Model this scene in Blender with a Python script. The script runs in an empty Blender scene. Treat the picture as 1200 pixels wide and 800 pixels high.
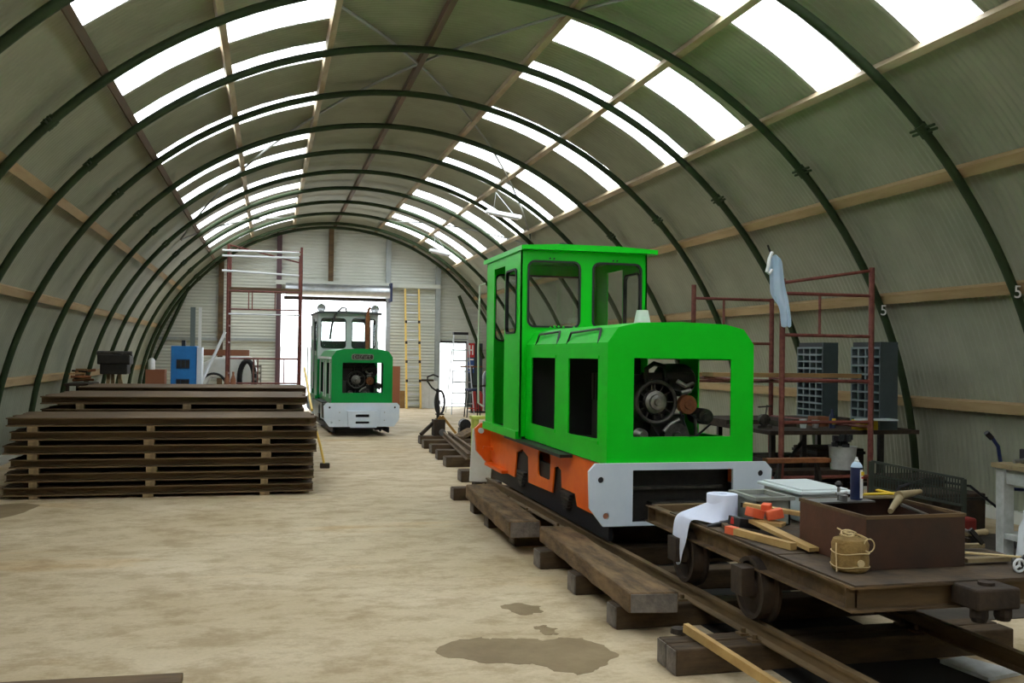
import bpy, bmesh, math, random
from mathutils import Vector, Matrix
random.seed(7)
PI = math.pi
S = bpy.context.scene
COL = S.collection

# ------------------------------------------------------------------ camera
CAM_H = 1.5565
def cam_axes(yaw=0.24301, pitch=0.01425, roll=-0.01369):
    c, s = math.cos(yaw), math.sin(yaw)
    r = Vector((c, -s, 0)); g = Vector((s, c, 0)); z = Vector((0, 0, 1))
    c, s = math.cos(pitch), math.sin(pitch)
    fw = c*g + s*z; up = -s*g + c*z
    c, s = math.cos(roll), math.sin(roll)
    return c*r - s*up, s*r + c*up, fw
R_, U_, F_ = cam_axes()
cam = bpy.data.cameras.new('camera'); cam.sensor_width = 36; cam.lens = 1147.14/1200*36
cam.clip_start = .05; cam.clip_end = 300
camo = bpy.data.objects.new('camera', cam); COL.objects.link(camo)
camo.matrix_world = Matrix(((R_.x, U_.x, -F_.x, 0), (R_.y, U_.y, -F_.y, 0), (R_.z, U_.z, -F_.z, CAM_H), (0, 0, 0, 1)))
S.camera = camo

# ------------------------------------------------------------------ world, light, exposure
w = bpy.data.worlds.new('overcast_sky'); S.world = w; w.use_nodes = True
nt = w.node_tree; nt.nodes.clear()
wo = nt.nodes.new('ShaderNodeOutputWorld'); bg = nt.nodes.new('ShaderNodeBackground')
bg.inputs[0].default_value = (.93, .97, 1, 1); bg.inputs[1].default_value = 7.2
nt.links.new(bg.outputs[0], wo.inputs[0])
S.view_settings.view_transform = 'Standard'; S.view_settings.look = 'None'
S.view_settings.gamma = 1; S.view_settings.use_curve_mapping = False
S.view_settings.exposure = 0.0

# ------------------------------------------------------------------ shed dimensions
AX = 1.7815            # axis of the barrel
RH = 5.13              # hoop radius
RC = 5.275             # cladding radius
DT = 0.22591           # angle between purlins
Y_FAR = 28.6; Y_NEAR = -8.0
HOOPS = [5.3635 + 2*n for n in range(-6, 12)]

# ------------------------------------------------------------------ materials
def lin(c): return tuple(((v/255)/12.92 if v/255 <= .04045 else ((v/255+.055)/1.055)**2.4) for v in c)
MATS = {}
def mat(name, col, rough=.6, metal=0, col2=None, scale=4, detail=5, stretch=(1, 1, 1), bump=0, bscale=None, spec=.5, lo=.35, hi=.65, world=False):
    m = bpy.data.materials.new(name); m.use_nodes = True; n = m.node_tree.nodes; L = m.node_tree.links
    b = n['Principled BSDF']; b.inputs['Base Color'].default_value = (*col, 1)
    b.inputs['Roughness'].default_value = rough; b.inputs['Metallic'].default_value = metal
    b.inputs['Specular IOR Level'].default_value = spec
    if col2 or bump:
        if world:
            g = n.new('ShaderNodeNewGeometry'); src = g.outputs['Position']
        else:
            g = n.new('ShaderNodeTexCoord'); src = g.outputs['Object']
        mp = n.new('ShaderNodeMapping'); mp.inputs['Scale'].default_value = stretch; L.new(src, mp.inputs[0])
    if col2:
        t = n.new('ShaderNodeTexNoise'); t.inputs['Scale'].default_value = scale; t.inputs['Detail'].default_value = detail
        t.inputs['Roughness'].default_value = .65
        L.new(mp.outputs[0], t.inputs[0])
        r = n.new('ShaderNodeValToRGB'); r.color_ramp.elements[0].position = lo; r.color_ramp.elements[1].position = hi
        r.color_ramp.elements[0].color = (*col, 1); r.color_ramp.elements[1].color = (*col2, 1)
        L.new(t.outputs[0], r.inputs[0]); L.new(r.outputs[0], b.inputs['Base Color'])
    if bump:
        t2 = n.new('ShaderNodeTexNoise'); t2.inputs['Scale'].default_value = bscale or scale*4; t2.inputs['Detail'].default_value = 4
        L.new(mp.outputs[0], t2.inputs[0])
        bp = n.new('ShaderNodeBump'); bp.inputs['Strength'].default_value = bump; bp.inputs['Distance'].default_value = .01
        L.new(t2.outputs[0], bp.inputs['Height']); L.new(bp.outputs[0], b.inputs['Normal'])
    MATS[name] = m; return m
mat('cladding', (.25, .262, .19), .55, 0, (.33, .335, .25), 1.1, world=True)
mat('end_cladding', (.58, .60, .52), .5, 0, (.66, .67, .60), .8, world=True)
mat('hoop_green', (.022, .036, .014), .7, 0, (.032, .052, .020), 3, world=True, spec=.25)
mat('purlin_wood', (.30, .20, .09), .8, 0, (.42, .30, .15), 5, stretch=(1, .15, 1), world=True)
mat('purlin_dark', (.10, .075, .05), .8, 0, (.17, .10, .06), 5, stretch=(1, .15, 1), world=True)
mat('purlin_pale', (.50, .42, .28), .7, 0, (.32, .22, .12), 4, stretch=(1, .2, 1), world=True)
mat('galv', (.62, .64, .66), .35, .8, (.5, .52, .54), 6)
mat('brace_grey', (.22, .23, .20), .5)
mat('rail_cream', (.55, .62, .48), .4)
mat('shade_black', (.012, .010, .008), .9)  # near-black for the darkness painted between the rails
mat('cab_silver', (.50, .55, .53), .4, 0, (.58, .62, .60), 4)
mat('white_metal', (.75, .77, .78), .4, 0)
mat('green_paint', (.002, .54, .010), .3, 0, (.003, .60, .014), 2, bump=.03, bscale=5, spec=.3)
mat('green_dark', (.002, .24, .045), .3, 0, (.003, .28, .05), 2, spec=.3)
mat('orange_paint', (.72, .095, .006), .42, 0, (.85, .16, .012), 3, spec=.3)
mat('plate_grey', (.58, .66, .74), .4, 0, (.64, .71, .78), 5)
mat('cab_grey', (.33, .36, .35), .45, 0, (.40, .43, .42), 4)
mat('roof_dark', (.06, .065, .065), .5)
mat('rubber', (.008, .008, .010), .55)
mat('black_metal', (.015, .014, .013), .5, .3, (.03, .025, .02), 12)
mat('engine_grey', (.10, .09, .075), .5, .5, (.03, .028, .025), 14)
mat('alloy', (.34, .33, .29), .4, .7, (.15, .145, .12), 14)
mat('rust', (.16, .055, .02), .85, 0, (.30, .11, .035), 9, bump=.3)
mat('rust_beam', (.06, .034, .013), .75, 0, (.15, .09, .036), 7, stretch=(.2, 1, 1), bump=.2)
mat('rust_dark', (.018, .011, .006), .8, 0, (.045, .026, .013), 8, bump=.3)
mat('rust_box', (.052, .020, .010), .6, 0, (.028, .015, .009), 5, bump=.1)
mat('rust_lit_side', (.10, .034, .014), .7, 0, (.065, .024, .011), 6, bump=.15)  # brighter copy of rust_box, the light on one side put into its colour
mat('deck', (.035, .023, .012), .8, 0, (.09, .055, .027), 7, bump=.3)
mat('rail_steel', (.10, .065, .03), .6, .2, (.20, .13, .06), 10, stretch=(1, .2, 1))
mat('scaffold_purple', (.10, .05, .06), .6)
mat('scaffold_red', (.12, .022, .018), .6, 0, (.20, .06, .04), 15)
mat('timber_old', (.06, .036, .016), .95, 0, (.22, .135, .06), 10, stretch=(1, .25, 1), bump=.8, bscale=30)
mat('timber_end', (.10, .085, .07), .9, 0, (.20, .17, .14), 12, bump=.5)
mat('sleeper_wood', (.04, .025, .012), .95, 0, (.10, .062, .03), 10, stretch=(.3, 1, 1), bump=.7, bscale=30)
mat('bearer_wood', (.34, .24, .12), .9, 0, (.18, .12, .06), 12)
mat('new_wood', (.55, .36, .13), .7, 0, (.40, .24, .08), 6, stretch=(.2, 1, 1))
mat('board_wood', (.30, .18, .07), .8, 0, (.20, .11, .04), 6, stretch=(.2, 1, 1))
mat('blue_paint', (.01, .15, .45), .45, 0, (.015, .2, .55), 3)
mat('louvre_dark', (.006, .04, .11), .6)
mat('pigeon_grey', (.055, .075, .08), .5, .1, (.045, .06, .065), 4)
mat('pigeon_edge', (.13, .17, .175), .5, .1)
mat('rack_hole', (.012, .016, .018), .7)
mat('jack_ochre', (.40, .20, .03), .6)
mat('yellow', (.65, .45, .02), .5)
mat('ladder_yellow', (.85, .58, .13), .45)
mat('lime', (.55, .60, .12), .5)
mat('white_paint', (.72, .73, .72), .5, 0, (.62, .63, .6), 5)
mat('bench_white', (.60, .62, .60), .6, 0, (.40, .41, .38), 7)
mat('paper', (.74, .78, .92), .85, 0, (.66, .7, .86), 6)
mat('rag', (.40, .55, .68), .9, 0, (.52, .62, .75), 6)
mat('white_plastic', (.62, .68, .68), .4)
mat('crate_plastic', (.20, .21, .18), .55, 0, (.27, .28, .24), 9)
mat('red', (.45, .02, .015), .45)
mat('red_mat', (.30, .03, .02), .8, 0, (.2, .02, .015), 5)
mat('orange_block', (.75, .14, .05), .6, 0, (.62, .09, .03), 9)
mat('hessian', (.30, .19, .06), .95, 0, (.20, .12, .035), 20, bump=.5, bscale=80)
mat('twine', (.62, .48, .25), .9)
mat('navy', (.01, .018, .07), .4)
mat('label_white', (.8, .8, .78), .5)
mat('sign_red', (.6, .03, .03), .5)
mat('sign_blue', (.03, .09, .3), .5)
mat('brown_board', (.25, .09, .04), .7)
mat('handle_wood', (.30, .23, .12), .6, 0, (.22, .16, .08), 10)
mat('steel', (.35, .35, .34), .35, .9)
mat('bottle', (.72, .76, .78), .35)
mat('green_mesh', (.035, .045, .032), .7)
mat('dark_mat', (.035, .028, .02), .9, 0, (.07, .055, .04), 4)
mat('outside', (.55, .55, .53), .9)
mat('outside_wall', (.65, .66, .66), .8)
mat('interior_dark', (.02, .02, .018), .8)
mat('lamp_white', (.85, .87, .88), .4)
mat('wet', (.21, .15, .08), .7, 0, (.29, .215, .12), 3, spec=.2)

# floor
m = bpy.data.materials.new('floor_concrete'); m.use_nodes = True; MATS['floor'] = m
n = m.node_tree.nodes; L = m.node_tree.links; b = n['Principled BSDF']; b.inputs['Roughness'].default_value = .75
g = n.new('ShaderNodeNewGeometry')
def noise(scale, det=6, st=(1, 1, 1), rough=.6):
    mp = n.new('ShaderNodeMapping'); mp.inputs['Scale'].default_value = st; L.new(g.outputs['Position'], mp.inputs[0])
    t = n.new('ShaderNodeTexNoise'); t.inputs['Scale'].default_value = scale; t.inputs['Detail'].default_value = det
    t.inputs['Roughness'].default_value = rough; L.new(mp.outputs[0], t.inputs[0]); return t
def ramp(t, p0, c0, p1, c1):
    r = n.new('ShaderNodeValToRGB'); r.color_ramp.elements[0].position = p0; r.color_ramp.elements[1].position = p1
    r.color_ramp.elements[0].color = (*c0, 1); r.color_ramp.elements[1].color = (*c1, 1); L.new(t.outputs[0], r.inputs[0]); return r
def mix(kind, fac, a, bb):
    x = n.new('ShaderNodeMix'); x.data_type = 'RGBA'; x.blend_type = kind
    if isinstance(fac, float): x.inputs[0].default_value = fac
    else: L.new(fac, x.inputs[0])
    L.new(a, x.inputs[6]); L.new(bb, x.inputs[7]); return x.outputs[2]
base = ramp(noise(.7, 8, (1, 1.3, 1)), .35, (.50, .385, .225), .68, (.66, .54, .365))
sp = ramp(noise(3.2, 9, (.75, 1.1, 1), .78), .40, (.66, .60, .50), .54, (1, 1, 1))
o1 = mix('MULTIPLY', .8, base.outputs[0], sp.outputs[0])
st2 = ramp(noise(.55, 4, (.6, 1.6, 1)), .60, (1, 1, 1), .78, (1.0, .78, .48))
o2 = mix('MULTIPLY', .9, o1, st2.outputs[0])
fine = ramp(noise(40, 4), .3, (.86, .86, .86), .7, (1, 1, 1))
o3 = mix('MULTIPLY', .8, o2, fine.outputs[0])
L.new(o3, b.inputs['Base Color'])
bp = n.new('ShaderNodeBump'); bp.inputs['Strength'].default_value = .15; bp.inputs['Distance'].default_value = .01
L.new(noise(14, 6).outputs[0], bp.inputs['Height']); L.new(bp.outputs[0], b.inputs['Normal'])

# translucent rooflight sheet
m = bpy.data.materials.new('rooflight_sheet'); m.use_nodes = True; MATS['rooflight'] = m
n = m.node_tree.nodes; L = m.node_tree.links; n.clear()
o = n.new('ShaderNodeOutputMaterial'); mx = n.new('ShaderNodeMixShader'); tr = n.new('ShaderNodeBsdfTransparent'); tl = n.new('ShaderNodeBsdfTranslucent')
tr.inputs[0].default_value = (.93, .96, .97, 1); tl.inputs[0].default_value = (.9, .93, .95, 1); mx.inputs[0].default_value = .4
L.new(tr.outputs[0], mx.inputs[1]); L.new(tl.outputs[0], mx.inputs[2]); L.new(mx.outputs[0], o.inputs[0])
# window glass
m = bpy.data.materials.new('window_glass'); m.use_nodes = True; MATS['glass'] = m
n = m.node_tree.nodes; L = m.node_tree.links; n.clear()
o = n.new('ShaderNodeOutputMaterial'); mx = n.new('ShaderNodeMixShader'); tr = n.new('ShaderNodeBsdfTransparent'); gl = n.new('ShaderNodeBsdfGlossy')
tr.inputs[0].default_value = (.9, .93, .92, 1); gl.inputs['Roughness'].default_value = .05
mx.inputs[0].default_value = .07; L.new(tr.outputs[0], mx.inputs[1]); L.new(gl.outputs[0], mx.inputs[2]); L.new(mx.outputs[0], o.inputs[0])

# ------------------------------------------------------------------ object helpers
ORG = {}
def thing(name, label, cat, loc=(0, 0, 0), rz=0, group=None, kind=None):
    o = bpy.data.objects.new(name, None); COL.objects.link(o); o.empty_display_size = .1
    o.location = loc; o.rotation_euler = (0, 0, rz)
    if label: o['label'] = label
    if cat: o['category'] = cat
    if group: o['group'] = group
    if kind: o['kind'] = kind
    return o
def tag(o, label=None, cat=None, group=None, kind=None):
    if label: o['label'] = label
    if cat: o['category'] = cat
    if group: o['group'] = group
    if kind: o['kind'] = kind
    return o
def dup(root, loc=None, rz=None, label=None, group=None):
    r = root.copy(); COL.objects.link(r)
    if loc is not None: r.location = loc
    if rz is not None: r.rotation_euler = (0, 0, rz)
    if label: r['label'] = label
    if group: r['group'] = group
    for ch in list(root.children):
        c = ch.copy(); COL.objects.link(c); c.parent = r
        for g_ in list(ch.children):
            d = g_.copy(); COL.objects.link(d); d.parent = c
    return r
def fr(d):
    d = Vector(d).normalized(); a = Vector((0, 0, 1)) if abs(d.z) < .95 else Vector((1, 0, 0))
    x = d.cross(a).normalized(); return x, x.cross(d).normalized(), d
class MB:
    def __init__(s): s.bm = bmesh.new()
    def box(s, c, sz, M=None):
        vs = []
        for dz in (-.5, .5):
            for dx, dy in ((-.5, -.5), (.5, -.5), (.5, .5), (-.5, .5)):
                v = Vector((dx*sz[0], dy*sz[1], dz*sz[2]))
                if M is not None: v = M @ v
                vs.append(s.bm.verts.new(v + Vector(c)))
        for f in ((3, 2, 1, 0), (4, 5, 6, 7), (0, 1, 5, 4), (1, 2, 6, 5), (2, 3, 7, 6), (3, 0, 4, 7)):
            s.bm.faces.new([vs[i] for i in f])
        return s
    def bb(s, x0, x1, y0, y1, z0, z1): return s.box(((x0+x1)/2, (y0+y1)/2, (z0+z1)/2), (x1-x0, y1-y0, z1-z0))
    def bar(s, a, b_, wd, ht):         # rectangular bar from a to b
        a = Vector(a); b_ = Vector(b_); x, y, d = fr(b_-a)
        M = Matrix((x, y, d)).transposed()
        return s.box((a+b_)/2, (wd, ht, (b_-a).length), M)
    def tube(s, pts, r, n=8, closed=False, caps=True):
        pts = [Vector(p) for p in pts]; rings = []; px = None; N = len(pts)
        for i, p in enumerate(pts):
            if closed: d = pts[(i+1) % N] - pts[i-1]
            else: d = pts[min(i+1, N-1)] - pts[max(i-1, 0)]
            d.normalize()
            if px is None: x, y, _ = fr(d)
            else:
                x = px - d*px.dot(d)
                if x.length < 1e-5: x, _, _ = fr(d)
                x.normalize(); y = x.cross(d).normalized()
            px = x; rr_ = r[i] if isinstance(r, (list, tuple)) else r
            rings.append([s.bm.verts.new(p + rr_*(math.cos(2*PI*k/n)*x + math.sin(2*PI*k/n)*y)) for k in range(n)])
        rng = range(N if closed else N-1)
        for i in rng:
            a = rings[i]; b_ = rings[(i+1) % N]
            for k in range(n): s.bm.faces.new((a[k], a[(k+1) % n], b_[(k+1) % n], b_[k]))
        if caps and not closed:
            s.bm.faces.new(rings[0][::-1]); s.bm.faces.new(rings[-1])
        return s
    def lathe(s, prof, o=(0, 0, 0), ax=(0, 0, 1), n=20):
        o = Vector(o); x, y, d = fr(ax); rings = []
        for r, h in prof:
            if r < 1e-6: rings.append([s.bm.verts.new(o + d*h)])
            else: rings.append([s.bm.verts.new(o + d*h + r*(math.cos(2*PI*k/n)*x + math.sin(2*PI*k/n)*y)) for k in range(n)])
        for a, b_ in zip(rings, rings[1:]):
            for k in range(n):
                k2 = (k+1) % n
                if len(a) == 1 and len(b_) == 1: continue
                if len(a) == 1: s.bm.faces.new((a[0], b_[k2], b_[k]))
                elif len(b_) == 1: s.bm.faces.new((a[k], a[k2], b_[0]))
                else: s.bm.faces.new((a[k], a[k2], b_[k2], b_[k]))
        return s
    def cyl(s, a, b_, r, n=16):
        a = Vector(a); b_ = Vector(b_); h = (b_-a).length
        return s.lathe([(0, 0), (r, 0), (r, h), (0, h)], a, b_-a, n)
    def panel(s, outer, holes, to3, thick):
        bm = bmesh.new(); 
        for loop in [outer]+list(holes):
            vs = [bm.verts.new(to3(*p)) for p in loop]
            for i in range(len(vs)): bm.edges.new((vs[i], vs[(i+1) % len(vs)]))
        bmesh.ops.triangle_fill(bm, use_beauty=True, edges=bm.edges[:])
        r = bmesh.ops.extrude_face_region(bm, geom=bm.faces[:])
        bmesh.ops.translate(bm, vec=Vector(thick), verts=[e for e in r['geom'] if isinstance(e, bmesh.types.BMVert)])
        me = bpy.data.meshes.new('tmp'); bm.to_mesh(me); bm.free(); s.bm.from_mesh(me); bpy.data.meshes.remove(me)
        return s
    def build(s, name, m, parent=None, smooth=False, bevel=0, sub=None, loc=None):
        bmesh.ops.recalc_face_normals(s.bm, faces=s.bm.faces[:])
        me = bpy.data.meshes.new(name); 
        if parent is not None and sub is None and loc is None: off = ORG.get(parent.name, Vector((0, 0, 0)))
        else: off = Vector((0, 0, 0))
        if loc is not None: off = Vector(loc)
        if off.length: bmesh.ops.translate(s.bm, vec=-off, verts=s.bm.verts[:])
        s.bm.to_mesh(me); s.bm.free()
        if smooth:
            for p in me.polygons: p.use_smooth = True
        me.materials.append(MATS[m])
        o = bpy.data.objects.new(name, me); COL.objects.link(o)
        if parent is not None: o.parent = parent; ORG[o.name] = ORG.get(parent.name, Vector((0, 0, 0)))
        if loc is not None: o.location = loc
        if smooth:
            md = o.modifiers.new('edges', 'EDGE_SPLIT'); md.split_angle = math.radians(40)
        if bevel:
            md = o.modifiers.new('bevel', 'BEVEL'); md.width = bevel; md.segments = 2; md.limit_method = 'ANGLE'
        return o
def wthing(name, label, cat, loc, **k):      # a thing whose parts are written in world coordinates
    o = thing(name, label, cat, loc, **k); ORG[o.name] = Vector(loc); return o
def rr(x0, y0, x1, y1, r, n=4):
    pts = []
    for cx, cy, a0 in ((x1-r, y1-r, 0), (x0+r, y1-r, 90), (x0+r, y0+r, 180), (x1-r, y0+r, 270)):
        for k in range(n+1):
            a = math.radians(a0+90*k/n); pts.append((cx+r*math.cos(a), cy+r*math.sin(a)))
    return pts
def circ(cx, cy, r, n=12): return [(cx+r*math.cos(2*PI*k/n), cy+r*math.sin(2*PI*k/n)) for k in range(n)]
def text(name, body, size, m, parent, loc, rot, depth=.002):
    c = bpy.data.curves.new(name, 'FONT'); c.body = body; c.size = size; c.extrude = depth; c.align_x = 'CENTER'; c.align_y = 'CENTER'
    t = bpy.data.objects.new('tmp', c); COL.objects.link(t)
    dg = bpy.context.evaluated_depsgraph_get(); me = bpy.data.meshes.new_from_object(t.evaluated_get(dg)); bpy.data.objects.remove(t)
    me.materials.clear(); me.materials.append(MATS[m])
    o = bpy.data.objects.new(name, me); COL.objects.link(o); o.parent = parent
    o.location = Vector(loc) - ORG.get(parent.name, Vector((0, 0, 0))); o.rotation_euler = rot; return o
def arc(th, r=RH, y=0): return Vector((AX + r*math.sin(th), y, r*math.cos(th)))

# ------------------------------------------------------------------ structure: floor and cladding
MB().bb(AX-5.6, AX+5.6, Y_NEAR-.2, Y_FAR+.1, -.15, 0).build('floor', 'floor')['kind'] = 'structure'
MB().bb(-40, 45, Y_FAR+.1, 90, -.2, -.03).build('trim_1', 'outside')['kind'] = 'structure'
MB().bb(-40, 45, -50, Y_NEAR-.2, -.2, -.03).build('trim_2', 'outside')['kind'] = 'structure'

ceiling = wthing('ceiling', None, None, (AX, 0, 0), kind='structure')
wall_left = wthing('wall_left', None, None, (AX, 0, 0), kind='structure')
wall_right = wthing('wall_right', None, None, (AX, 0, 0), kind='structure')
def sheet_mesh(name, t0, t1, w_=.75, waves=10, m='cladding', spw=4, r0=RC):
    na = max(2, int(abs(t1-t0)/math.radians(4)))
    ny = waves*spw; verts = []; faces = []
    for j in range(ny+1):
        r = r0 + (.008 if m == 'cladding' else .002)*math.cos(2*PI*j/spw)
        for i in range(na+1):
            t = t0 + (t1-t0)*i/na; verts.append((r*math.sin(t), w_*j/ny, r*math.cos(t)))
    for j in range(ny):
        for i in range(na):
            a = j*(na+1)+i; faces.append((a, a+1, a+na+2, a+na+1))
    me = bpy.data.meshes.new(name); me.from_pydata(verts, [], faces); me.materials.append(MATS[m])
    for p in me.polygons: p.use_smooth = True
    return me
W0 = .75
sky_y = [-6.6, -4.9, -3.0, -1.3, .6, 2.3, 4.2, 6.12, 7.66, 9.86, 11.38, 13.62, 15.93, 17.38, 19.5, 21.0, 23.1, 24.75, 26.3]
SW = .74
bounds = []          # (y0, width, is_skylight)
y = Y_NEAR
for s_ in sky_y + [Y_FAR]:
    gap = s_ - y; k = max(1, round(gap/.75))
    for i in range(k): bounds.append((y+gap*i/k, gap/k, False))
    if s_ != Y_FAR: bounds.append((s_, SW, True)); y = s_+SW
E90 = PI/2 + .005
me_wl = sheet_mesh('wall_sheet_left', -E90, -3*DT); me_wr = sheet_mesh('wall_sheet_right', 3*DT, E90)
me_cl = sheet_mesh('roof_sheet_left', -3*DT, -DT); me_cm = sheet_mesh('roof_sheet_crown', -DT, DT); me_cr = sheet_mesh('roof_sheet_right', DT, 3*DT)
SKY = [sheet_mesh('rooflight_%s' % k, a, b_, SW-.02, 2, 'rooflight', 4) for k, a, b_ in (('a', -3*DT+.012, -2*DT-.012), ('b', -2*DT+.012, -DT-.012), ('c', DT+.012, 2*DT-.012), ('d', 2*DT+.012, 3*DT-.012))]
def put(me, parent, name, y, wd, j=0):
    o = bpy.data.objects.new(name, me); COL.objects.link(o); o.parent = parent
    o.location = (0, y, 0); o.scale = (1+j, (wd+.03)/W0, 1+j); return o
for i, (y, wd, sky) in enumerate(bounds):
    j = .0002*(i % 2)
    put(me_wl, wall_left, 'cladding_sheet', y, wd, j); put(me_wr, wall_right, 'cladding_sheet', y, wd, j)
    put(me_cm, ceiling, 'cladding_sheet', y, wd, j)
    if not sky:
        put(me_cl, ceiling, 'cladding_sheet', y, wd, j); put(me_cr, ceiling, 'cladding_sheet', y, wd, j)
    else:
        for me in SKY:
            o = bpy.data.objects.new('skylight_panel', me); COL.objects.link(o); o.parent = ceiling; o.location = (0, y+.01, 0)
            o['label'] = 'white translucent rooflight sheet'
# purlins
for k in range(-6, 7):
    t = k*DT; c = arc(t, RH+.09); M = Matrix.Rotation(t, 3, 'Y')
    m_ = 'purlin_pale' if abs(k) in (1, 2) or k == 3 else ('purlin_dark' if abs(k) in (0,) or k == -3 else 'purlin_wood')
    par = ceiling if abs(k) <= 3 else (wall_left if k < 0 else wall_right)
    wd = .07 if abs(k) < 4 else .10
    MB().box((c.x, (Y_NEAR+Y_FAR)/2, c.z), (wd, Y_FAR-Y_NEAR, .085), M).build('purlin', m_, par)
# wind bracing
def brace(t0, y0, t1, y1, n=24, r=5.205):
    mb = MB(); mb.tube([arc(t0+(t1-t0)*i/n, r, y0+(y1-y0)*i/n) for i in range(n+1)], .018, 6)
    mb.build('brace_bar', 'brace_grey', ceiling, smooth=True)
brace(-.23, 9.94, .72, 19.48); brace(.42, 7.3, -.75, 20.8)
brace(.75, 19.6, .2, 26.5); brace(-.75, 20.9, -.2, 26.6)
# small box sections, flashing at the foot of both walls
for sx, par in ((-1, wall_left), (1, wall_right)):
    x = AX+sx*(RC-.06); MB().bb(min(x, x+sx*.1), max(x, x+sx*.1), Y_NEAR, Y_FAR, 0, .12).build('kerb', 'end_cladding', par)

# arch ribs
ordn = ['', 'first', 'second', 'third', 'fourth', 'fifth', 'sixth', 'seventh', 'eighth', 'ninth', 'tenth', 'eleventh', 'twelfth', 'thirteenth', 'fourteenth', 'fifteenth', 'sixteenth', 'seventeenth', 'eighteenth', 'nineteenth']
RIB = thing('arch_rib', 'dark green arched tube rib against the far end wall', 'arch rib', (AX, Y_FAR-.28, 0), 0, 'green arch ribs of the shed')
mb = MB(); pts = [Vector((RH*math.sin(t), 0, RH*math.cos(t))) for t in [-PI/2+PI*i/72 for i in range(73)]]; mb.tube(pts, .042, 10)
mb.build('tube', 'hoop_green', RIB, smooth=True)
for sgn in (-1, 1):
    t = sgn*math.radians(46.1); c = Vector((RH*math.sin(t), 0, RH*math.cos(t))); rad = c.normalized(); tan = Vector((math.cos(t), 0, -math.sin(t)))
    mb = MB()
    for q in (-.02, .02): mb.cyl(c+tan*q-Vector((0, .16, 0)), c+tan*q+Vector((0, .16, 0)), .013, 6)
    mb.tube([c+tan*-.06, c+tan*.06], .052, 10); mb.build('splice_clamp', 'hoop_green', RIB)
    MB().bb(sgn*RH-.09, sgn*RH+.09, -.09, .09, 0, .012).build('base_plate', 'hoop_green', RIB)
N_H = len(HOOPS)
ribs = {}
for i, y in enumerate(reversed(HOOPS)):
    lab = 'dark green arched tube rib, %s forward of the one on the far end wall' % ordn[i+1]
    ribs[round(y, 1)] = dup(RIB, (AX, y, 0), 0, lab)
def rib_num(y, body, th):
    rb = ribs[round(y, 1)]; p = Vector(((RH-.046)*math.sin(th), -.0, (RH-.046)*math.cos(th)))
    c = bpy.data.curves.new('n', 'FONT')
    bpy.data.curves.remove(c)
    # painted number on the side of the tube towards the camera
    q = Vector((RH*math.sin(th)-.01, -.044, RH*math.cos(th)))
    text('painted_number', body, .16, 'label_white', rb, q, (PI/2, 0, -.15), .002)
rib_num(HOOPS[7], '5', 1.133); rib_num(HOOPS[8], '5', 1.15)

# ------------------------------------------------------------------ end walls
def end_wall(name, y, openings, sgn=1, rows=.0225):
    wl = wthing(name, None, None, (AX, y, 0), kind='structure')
    mb = MB(); nr = int(RC/rows)
    def hw(z): return math.sqrt(max(0, RC*RC-z*z))
    for i in range(nr):
        z0, z1 = i*rows, (i+1)*rows; zm = (z0+z1)/2
        d0, d1 = [-.016*abs(math.sin(PI*z/.09)) for z in (z0, z1)]
        h0, h1 = hw(z0), hw(z1)
        segs = [(AX-h0, AX-h1, AX+h0, AX+h1)]
        for (x0, x1, za, zb) in openings:
            if za <= zm <= zb:
                ns = []
                for s in segs:
                    if x1 <= s[0] or x0 >= s[2]: ns.append(s); continue
                    ns.append((s[0], s[1], x0, x0)); ns.append((x1, x1, s[2], s[3]))
                segs = ns
        for a0, a1, b0, b1 in segs:
            v = [mb.bm.verts.new(p) for p in ((a0, y+d0, z0), (b0, y+d0, z0), (b1, y+d1, z1), (a1, y+d1, z1))]
            mb.bm.faces.new(v)
    bmesh.ops.remove_doubles(mb.bm, verts=mb.bm.verts[:], dist=.0005)
    mb.build('cladding_panel', 'end_cladding', wl); return wl
D1 = (.30, 3.27, 0, 3.22); D2 = (4.86, 5.66, 0, 1.90)
wall_far = end_wall('wall_far', Y_FAR, [D1, D2])
wall_near = end_wall('wall_near', Y_NEAR, [])
yc = Y_FAR-.11
for x0, z0, z1 in ((-1.33, 0, 4.2), (.24, 0, 4.95), (1.68, 3.5, 5.1), (3.33, 3.2, 4.88), (4.80, 0, 4.15)):
    MB().bb(x0-.07, x0+.07, yc-.07, yc+.07, z0, z1).build('post', {-1.33: 'rust_beam', 1.68: 'rust_beam', .24: 'scaffold_purple'}.get(x0, 'cab_grey'), wall_far)
MB().bb(3.27, 3.40, yc-.06, yc+.06, 0, 3.25).build('door_jamb', 'galv', wall_far)
MB().bb(.15, 4.85, yc-.13, yc-.07, 3.48, 3.60).build('cross_rail', 'end_cladding', wall_far)
MB().bb(-3.2, .2, yc-.02, yc+.04, 1.86, 1.94).build('cross_rail', 'cab_grey', wall_far)
for a, b_ in (((-3.05, 1.30), (-2.18, 3.35)), ((5.42, 3.30), (6.18, 1.45))):
    MB().tube([(a[0], yc-.05, a[1]), (b_[0], yc-.05, b_[1])], .05, 8).build('raker', 'hoop_green', wall_far)
# roller shutter above the opening
sh = wthing('door_1', None, None, (1.8, Y_FAR-.3, 3.3), kind='structure')
mb = MB(); mb.cyl((.42, Y_FAR-.36, 3.33), (3.34, Y_FAR-.36, 3.33), .185, 24); mb.build('shutter_roll', 'galv', sh, smooth=True)
MB().bb(3.34, 3.40, Y_FAR-.60, Y_FAR-.12, 3.05, 3.58).build('end_plate', 'navy', sh)
MB().bb(.38, 3.30, Y_FAR-.14, Y_FAR-.08, 3.06, 3.16).build('bottom_rail', 'rust_dark', sh)
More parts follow.
